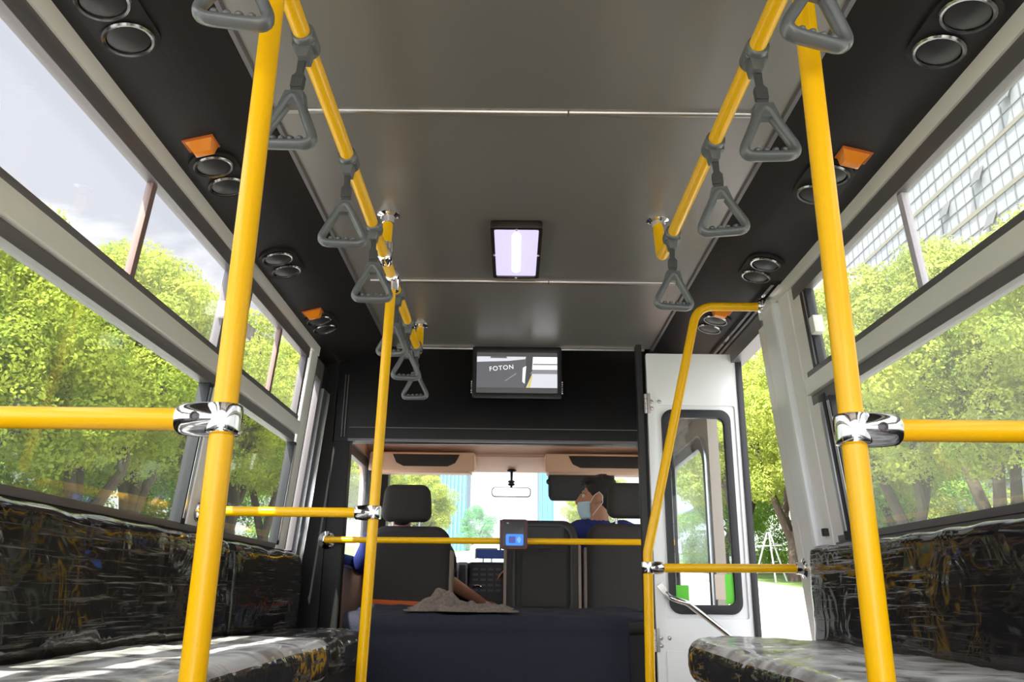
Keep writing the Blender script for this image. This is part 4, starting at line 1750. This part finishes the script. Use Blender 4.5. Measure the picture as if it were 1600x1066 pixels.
strip('road', -5.5, 8.0, -40, 260, 0, M['road'])
strip('pavement', -8.0, -5.5, -40, 260, .12, M['walk'])
strip('pavement', 8.0, 9.6, -40, 260, .12, M['walk'])
strip('lawn', -70, -8.0, -40, 260, .10, M['lawn'])
strip('lawn', 9.6, 60, -40, 260, .10, M['lawn'])


# ------------------------------------------------------------------ trees
def leaf_mesh(name, clumps, n_per, size, seed, mat):
    rs = np.random.RandomState(seed)
    C_, Nn = [], []
    for (cx, cy, cz, rad) in clumps:
        n = int(n_per * (rad / .7) ** 2)
        d = rs.normal(size=(n, 3))
        d[:, 2] += .25
        d /= np.linalg.norm(d, axis=1)[:, None]
        lump = 1 + .17 * np.sin(d[:, 0] * 8 + cx * 3) * np.sin(d[:, 1] * 7 + cy * 2) + .10 * np.sin(d[:, 2] * 9 + cz * 5)
        rr_ = rad * (.62 + .42 * rs.rand(n) ** .5) * lump
        p = d * rr_[:, None] * np.array([1, 1, .80])
        C_.append(p + np.array([cx, cy, cz]))
        nn = d + rs.normal(size=(n, 3)) * .50 + np.array([0, 0, .30])
        Nn.append(nn / np.linalg.norm(nn, axis=1)[:, None])
    C_, Nn = np.concatenate(C_), np.concatenate(Nn)
    n = len(C_)
    a = rs.normal(size=(n, 3))
    u = np.cross(Nn, a)
    u /= np.linalg.norm(u, axis=1)[:, None] + 1e-9
    v = np.cross(Nn, u)
    s = (size * (.6 + .8 * rs.rand(n)))[:, None]
    V = np.empty((n, 4, 3))
    V[:, 0] = C_ - u * s
    V[:, 1] = C_ - v * s * .55
    V[:, 2] = C_ + u * s
    V[:, 3] = C_ + v * s * .55
    me = bpy.data.meshes.new(name)
    me.vertices.add(n * 4)
    me.vertices.foreach_set('co', V.reshape(-1).astype(np.float32))
    me.loops.add(n * 4)
    me.loops.foreach_set('vertex_index', np.arange(n * 4, dtype=np.int32))
    me.polygons.add(n)
    me.polygons.foreach_set('loop_start', np.arange(0, n * 4, 4, dtype=np.int32))
    me.polygons.foreach_set('loop_total', np.full(n, 4, dtype=np.int32))
    me.update()
    me.validate()
    me.materials.append(mat)
    return me


def tree_proto(seed, height, spread, leafmat, n_per=1000, leaf=.050, stems=3, low=.42, nclump=70, name='tree'):
    rn = random.Random(seed)
    root = empty(name, (0, 0, 0))
    mb = MB()
    ends = []
    fork = height * rn.uniform(.10, .18)
    mb.tube([(0, 0, -.2), (.03, .02, fork * .5), (0, .05, fork + .1)], [.30, .22, .20], 10)
    for k in range(stems):
        a = 2 * PI * k / stems + rn.uniform(-.5, .5)
        tip = Vector((math.cos(a) * spread * .45, math.sin(a) * spread * .45, height * rn.uniform(.62, .74)))
        P = [Vector((0, .05, fork - .15))]
        for j in range(1, 6):
            t = j / 5
            q = Vector((tip.x * t ** .9, tip.y * t ** .9, fork + (tip.z - fork) * t))
            q += Vector((rn.uniform(-.12, .12), rn.uniform(-.12, .12), 0))
            P.append(q)
        mb.tube(P, [.15, .14, .12, .10, .075, .045], 9)
        for j in (2, 3, 3, 4, 5):
            e = P[j] + Vector((rn.uniform(-1, 1), rn.uniform(-1, 1), rn.uniform(.3, 1.0))) * spread * .38
            mb.tube([P[j], P[j].lerp(e, .5) + Vector((0, 0, .12)), e], [.065, .045, .02], 6)
            ends.append(e)
    mb.build('trunk', M['bark'], root)
    cl = []
    for e in ends:
        cl.append((e.x, e.y, max(e.z, height * low + .3), rn.uniform(.55, .85)))
    for k in range(nclump):
        a = rn.uniform(0, 2 * PI)
        t = rn.random()
        z = height * (low + (1 - low) * t)
        w_ = spread * (math.sin(PI * (t * .80 + .17)) ** .7)
        r_ = w_ * rn.uniform(.30, 1.0) ** .6
        cl.append((math.cos(a) * r_, math.sin(a) * r_, z - .55, rn.uniform(.45, .85)))
    me = leaf_mesh('foliage', cl, n_per, leaf, seed, leafmat)
    o = bpy.data.objects.new('foliage', me)
    COL.objects.link(o)
    o.parent = root
    return root


def place(proto, first, x, y, s, rz, label, group, dz=0.):
    o = proto if first else copy_tree(proto)
    o.location = (x, y, gz(y) + .1 + dz)
    o.scale = (s, s, s)
    o.rotation_euler = (0, 0, R(rz))
    tag(o, label, 'tree', group)
    return o


TA = tree_proto(11, 9.2, 3.3, M['leafL'])
TB = tree_proto(23, 8.8, 3.0, M['leafL'], stems=4)
TD = tree_proto(52, 6.0, 3.2, M['leafD'], nclump=56, low=.08, stems=3)
used = set()
GL = 'street trees outside the left windows'
left = [(TA, -10.5, 11.0, .70, 20, 'leafy tree at the far left edge of the left window, nearest of the left row'),
        (TB, -10.4, 15.2, .92, 80, 'leafy tree in the left window above the left end of the yellow side rail'),
        (TA, -9.9, 18.8, .93, 140, 'leafy tree in the left window with leaning trunks below the yellow side rail'),
        (TB, -10.4, 22.2, 1.02, 210, 'leafy tree in the left window just left of the big left pole'),
        (TA, -10.0, 26.0, 1.02, 280, 'leafy tree behind the big left pole'),
        (TB, -10.3, 30.0, 1.05, 30, 'leafy tree in the narrow left pane right of the big left pole'),
        (TA, -10.2, 34.0, 1.08, 75, 'leafy tree at the right end of the left windows, farthest of the left row'),
        (TD, -15.5, 15.0, 1.25, 0, 'lower bushy tree behind the left row at the far left edge'),
        (TD, -16.0, 21.5, 1.2, 60, 'lower bushy tree behind the left row, below the yellow side rail'),
        (TD, -15.0, 27.5, 1.2, 130, 'lower bushy tree behind the left row near the window divider'),
        (TD, -15.5, 34.0, 1.2, 200, 'lower bushy tree behind the left row by the narrow left pane'),
        (TD, -15.5, 41.0, 1.2, 260, 'lower bushy tree behind the end of the left row')]
for pr, x, y, s, rz, lab in left:
    place(pr, pr not in used, x, y, s, rz, lab, GL)
    used.add(pr)
TR = tree_proto(35, 9.4, 3.4, M['leafR'], stems=3, nclump=64, low=.38)
TS = tree_proto(47, 9.0, 3.1, M['leafR'], stems=4, nclump=58, low=.40)
TT = tree_proto(62, 2.6, 2.4, M['leafR'], stems=2, nclump=30, low=.05)
GR = 'street trees outside the right window and door'
right = [(TR, 11.6, 14.2, .92, 0, 'tree at the far right edge of the right window'),
         (TS, 11.3, 19.2, 1.02, 60, 'tree with branching trunks right of the big right pole, in front of the glass tower'),
         (TR, 11.6, 24.0, 1.10, 130, 'tree right behind the big right pole in the right window'),
         (TS, 11.8, 28.5, 1.14, 200, 'tree at the left end of the right window by the door pillar'),
         (TR, 11.4, 34.0, 1.16, 300, 'tree seen through the open doorway left of the door pillar'),
         (TS, 11.2, 40.5, 1.22, 20, 'tree seen through the open doorway beside the white door edge'),
         (TR, 13.0, 47.0, 1.2, 80, 'tree farthest along the right row, beyond the doorway'),
         (TD, 17.0, 36.0, 1.2, 40, 'dense bush behind the trunks, seen through the open doorway'),
         (TD, 16.5, 44.0, 1.2, 150, 'dense bush farther back in the doorway, next to the white door edge'),
         (TD, 13.5, 53.0, 1.0, 150, 'dense bush at the far end of the doorway view, lowest part of the gap'),
         (TT, 15.5, 17.5, 1.0, 0, 'low hedge bush before the white building at the far right'),
         (TT, 16.0, 23.0, 1.0, 70, 'low hedge bush before the white building beside the branching trunks'),
         (TT, 16.0, 29.0, 1.1, 150, 'low hedge bush behind the big right pole')]
for pr, x, y, s, rz, lab in right:
    place(pr, pr not in used, x, y, s, rz, lab, GR)
    used.add(pr)
GF = 'trees seen through the windscreen'
place(TA, False, -8.2, 47.0, .80, 33, 'bright green tree behind the driver headrest, left one in the windscreen', GF)
place(TB, False, -4.9, 44.0, .62, 110, 'bright green tree in the windscreen right of the driver headrest', GF)
place(TA, False, -9.3, 41.0, .95, 200, 'tree in the cab side window left of the driver', GF)
TP = tree_proto(71, 7.0, 2.6, M['leafB'], n_per=700, stems=2, nclump=36, low=.25)
place(TP, True, -3.6, 78.0, .72, 0, 'pale blue-green tree standing before the blue tower in the windscreen', GF)
place(TS, False, 4.6, 46.0, .66, 250, 'yellow-green tree in the windscreen between the visor and the middle seat', GF)


# ------------------------------------------------------------------ buildings
def facade_tower():
    g = empty('glass_tower', (32, 60, 2), 'tall pale glass office tower above the trees in the right window', 'building')
    X = 32.0
    Y0, Y1, Z1 = 18.0, 96.0, 62.0
    mb = MB()
    mb.box(X, X + 20, Y0, Y1, 2.0, Z1)
    mb.build('glazing', M['glassf'], g, smooth=False)
    fl, k = 3.7, 0
    z = 11.5
    mb = MB()
    y = Y0
    while y < Y1:
        mb.box(X - .06, X, y - .05, y + .05, 11.0, Z1)
        mb.box(X - .03, X, y + 1.10 - .02, y + 1.10 + .02, 11.0, Z1)
        y += 2.2
    mb.build('mullions', M['mull'], g, smooth=False)
    mb, md = MB(), MB()
    while z < Z1:
        mb.box(X - .10, X, Y0, Y1, z - .16, z + .16)
        md.box(X - .05, X, Y0, Y1, z + 1.15, z + 1.22)
        md.box(X - .05, X, Y0, Y1, z + 2.35, z + 2.42)
        z += fl
    mb.build('ledges', M['ledge'], g, smooth=False)
    md.build('transoms', M['mull'], g, smooth=False)
    for (y, z) in ((49.4, 28.0), (53.9, 27.6), (48.8, 24.4), (57.2, 24.0), (63.5, 23.6), (45.0, 31.6), (71.0, 24.2)):
        q = MB()
        q.hexa([(X - .55, y, z), (X - .55, y + 1.05, z), (X - .50, y + 1.05, z - .06), (X - .50, y, z - .06),
                (X - .06, y, z + 1.1), (X - .06, y + 1.05, z + 1.1), (X - .01, y + 1.05, z + 1.05), (X - .01, y, z + 1.05)])
        q.build('open_window', M['mull'], g, smooth=False)
    return g


facade_tower()
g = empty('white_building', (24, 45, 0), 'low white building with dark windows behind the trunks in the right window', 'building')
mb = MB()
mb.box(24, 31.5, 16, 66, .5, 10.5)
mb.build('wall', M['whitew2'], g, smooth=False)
for z in (2.6, 6.2):
    for k in range(16):
        y = 17.5 + k * 3.0
        q = MB()
        q.box(23.92, 24.02, y, y + 1.7, z, z + 2.3)
        wq = q.build('window', M['winb'], g, smooth=False)
        q = MB()
        q.box(23.88, 24.0, y + .82, y + .88, z, z + 2.3)
        q.build('window_bar', M['whitew'], wq, smooth=False)
g = empty('white_building', (13, 70, 0), 'white building seen through the door glass', 'building')
mb = MB()
mb.box(16.5, 30, 62, 96, 2, 26)
mb.build('wall', M['whitew'], g, smooth=False)
for k in range(4):
    q = MB()
    q.box(16.4, 16.5, 62, 96, 8 + k * 4.2, 8.25 + k * 4.2)
    q.build('cornice', M['mull'], g, smooth=False)


def blue_tower(x0, x1, y, z1, label, fins):
    g = empty('tower', ((x0 + x1) / 2, y, gz(y)), label, 'building')
    m_ = MB()
    m_.box(x0, x1, y, y + 14, gz(y) - 1, z1)
    m_.build('glazing', M['bluet'], g, smooth=False)
    m_ = MB()
    for k in range(fins):
        x = x0 + (x1 - x0) * (k + .5) / fins
        m_.box(x - (x1 - x0) * .012, x + (x1 - x0) * .012, y - .25, y, gz(y), z1)
    m_.build('fins', M['bluet2'], g, smooth=False)


blue_tower(-20.0, -8.6, 150, 70, 'blue glass tower in the left half of the windscreen', 16)
blue_tower(4.8, 7.4, 150, 60, 'narrow blue glass tower in the right half of the windscreen', 3)

# lamp posts
g = empty('lamp_post', (-8.3, 27.5, gz(27.5)), 'thin brown lamp post just right of the big left pole, at the tree line', 'lamp post')
mb = MB()
mb.tube([(9.3, 33.0, gz(33) + .05), (9.3, 33.0, gz(33) + 6.2)], .055, 10)
po = mb.build('post', M['greyp'], g)
mb = MB()
mb.lathe((9.3, 33.0, gz(33) + .08), [(.14, 0), (.14, .25), (.07, .35)], 'z', 14)
mb.build('foot', M['greyp'], g)
g.location = (9.3, 33, gz(33))
for ch in g.children:
    ch.location = Vector((0, 0, 0)) - (Vector((9.3, 33, gz(33))) - Vector((-8.3, 27.5, gz(27.5))))
g['label'] = 'thin pale post standing by the road in the doorway gap, left of the door pillar'

# wooden stakes propping young trees by the road
for (x, y, lab) in ((10.3, 33.5, 'pale tree stakes leaning together by the road, seen through the open doorway'),
                    (10.6, 20.6, 'pale tree stakes with a crossbar below the right window, right of the big right pole')):
    g = empty('tree_stakes', (x, y, gz(y) + .1), lab, 'tree stakes')
    z = gz(y) + .1
    for k in range(3):
        a = 2 * PI * k / 3 + .4
        MB().tube([(x + .75 * math.cos(a), y + .75 * math.sin(a), z - .05), (x + .06 * math.cos(a), y + .06 * math.sin(a), z + 1.9)], .035, 8).build('stake', M['greyp'], g)
    MB().tube([(x - .5, y, z + 1.35), (x + .5, y, z + 1.40)], .03, 8).build('crossbar', M['greyp'], g)

# white van ahead on the road
vy = 19.0
zz = gz(vy) - .1
g = empty('car', (.2, vy + 2, zz), 'white car ahead on the road, seen over the dashboard', 'car')
mb = MB()
mb.rbox(-1.0, 1.25, vy, vy + 4.6, zz + .30, zz + 1.52, .12, .4)
bd = mb.build('body', M['vanw'], g)
mb = MB()
mb.rbox(-.80, 1.05, vy - .02, vy + .1, zz + .95, zz + 1.38, .01, .4)
mb.build('rear_window', M['winb'], bd)
for s in (-.92, 1.05):
    mb = MB()
    mb.box(s, s + .12, vy - .02, vy + .05, zz + .6, zz + .85)
    mb.build('tail_lamp', pbr('tail_red', (.4, .02, .02), .3), bd)
for x in (-.95, 1.0):
    for y in (vy + .8, vy + 3.7):
        mb = MB()
        mb.lathe((x, y, zz + .34), [(.10, 0), (.34, .01), (.34, .2), (.10, .21)], 'x', 20)
        mb.build('wheel', M['rubber'], g)
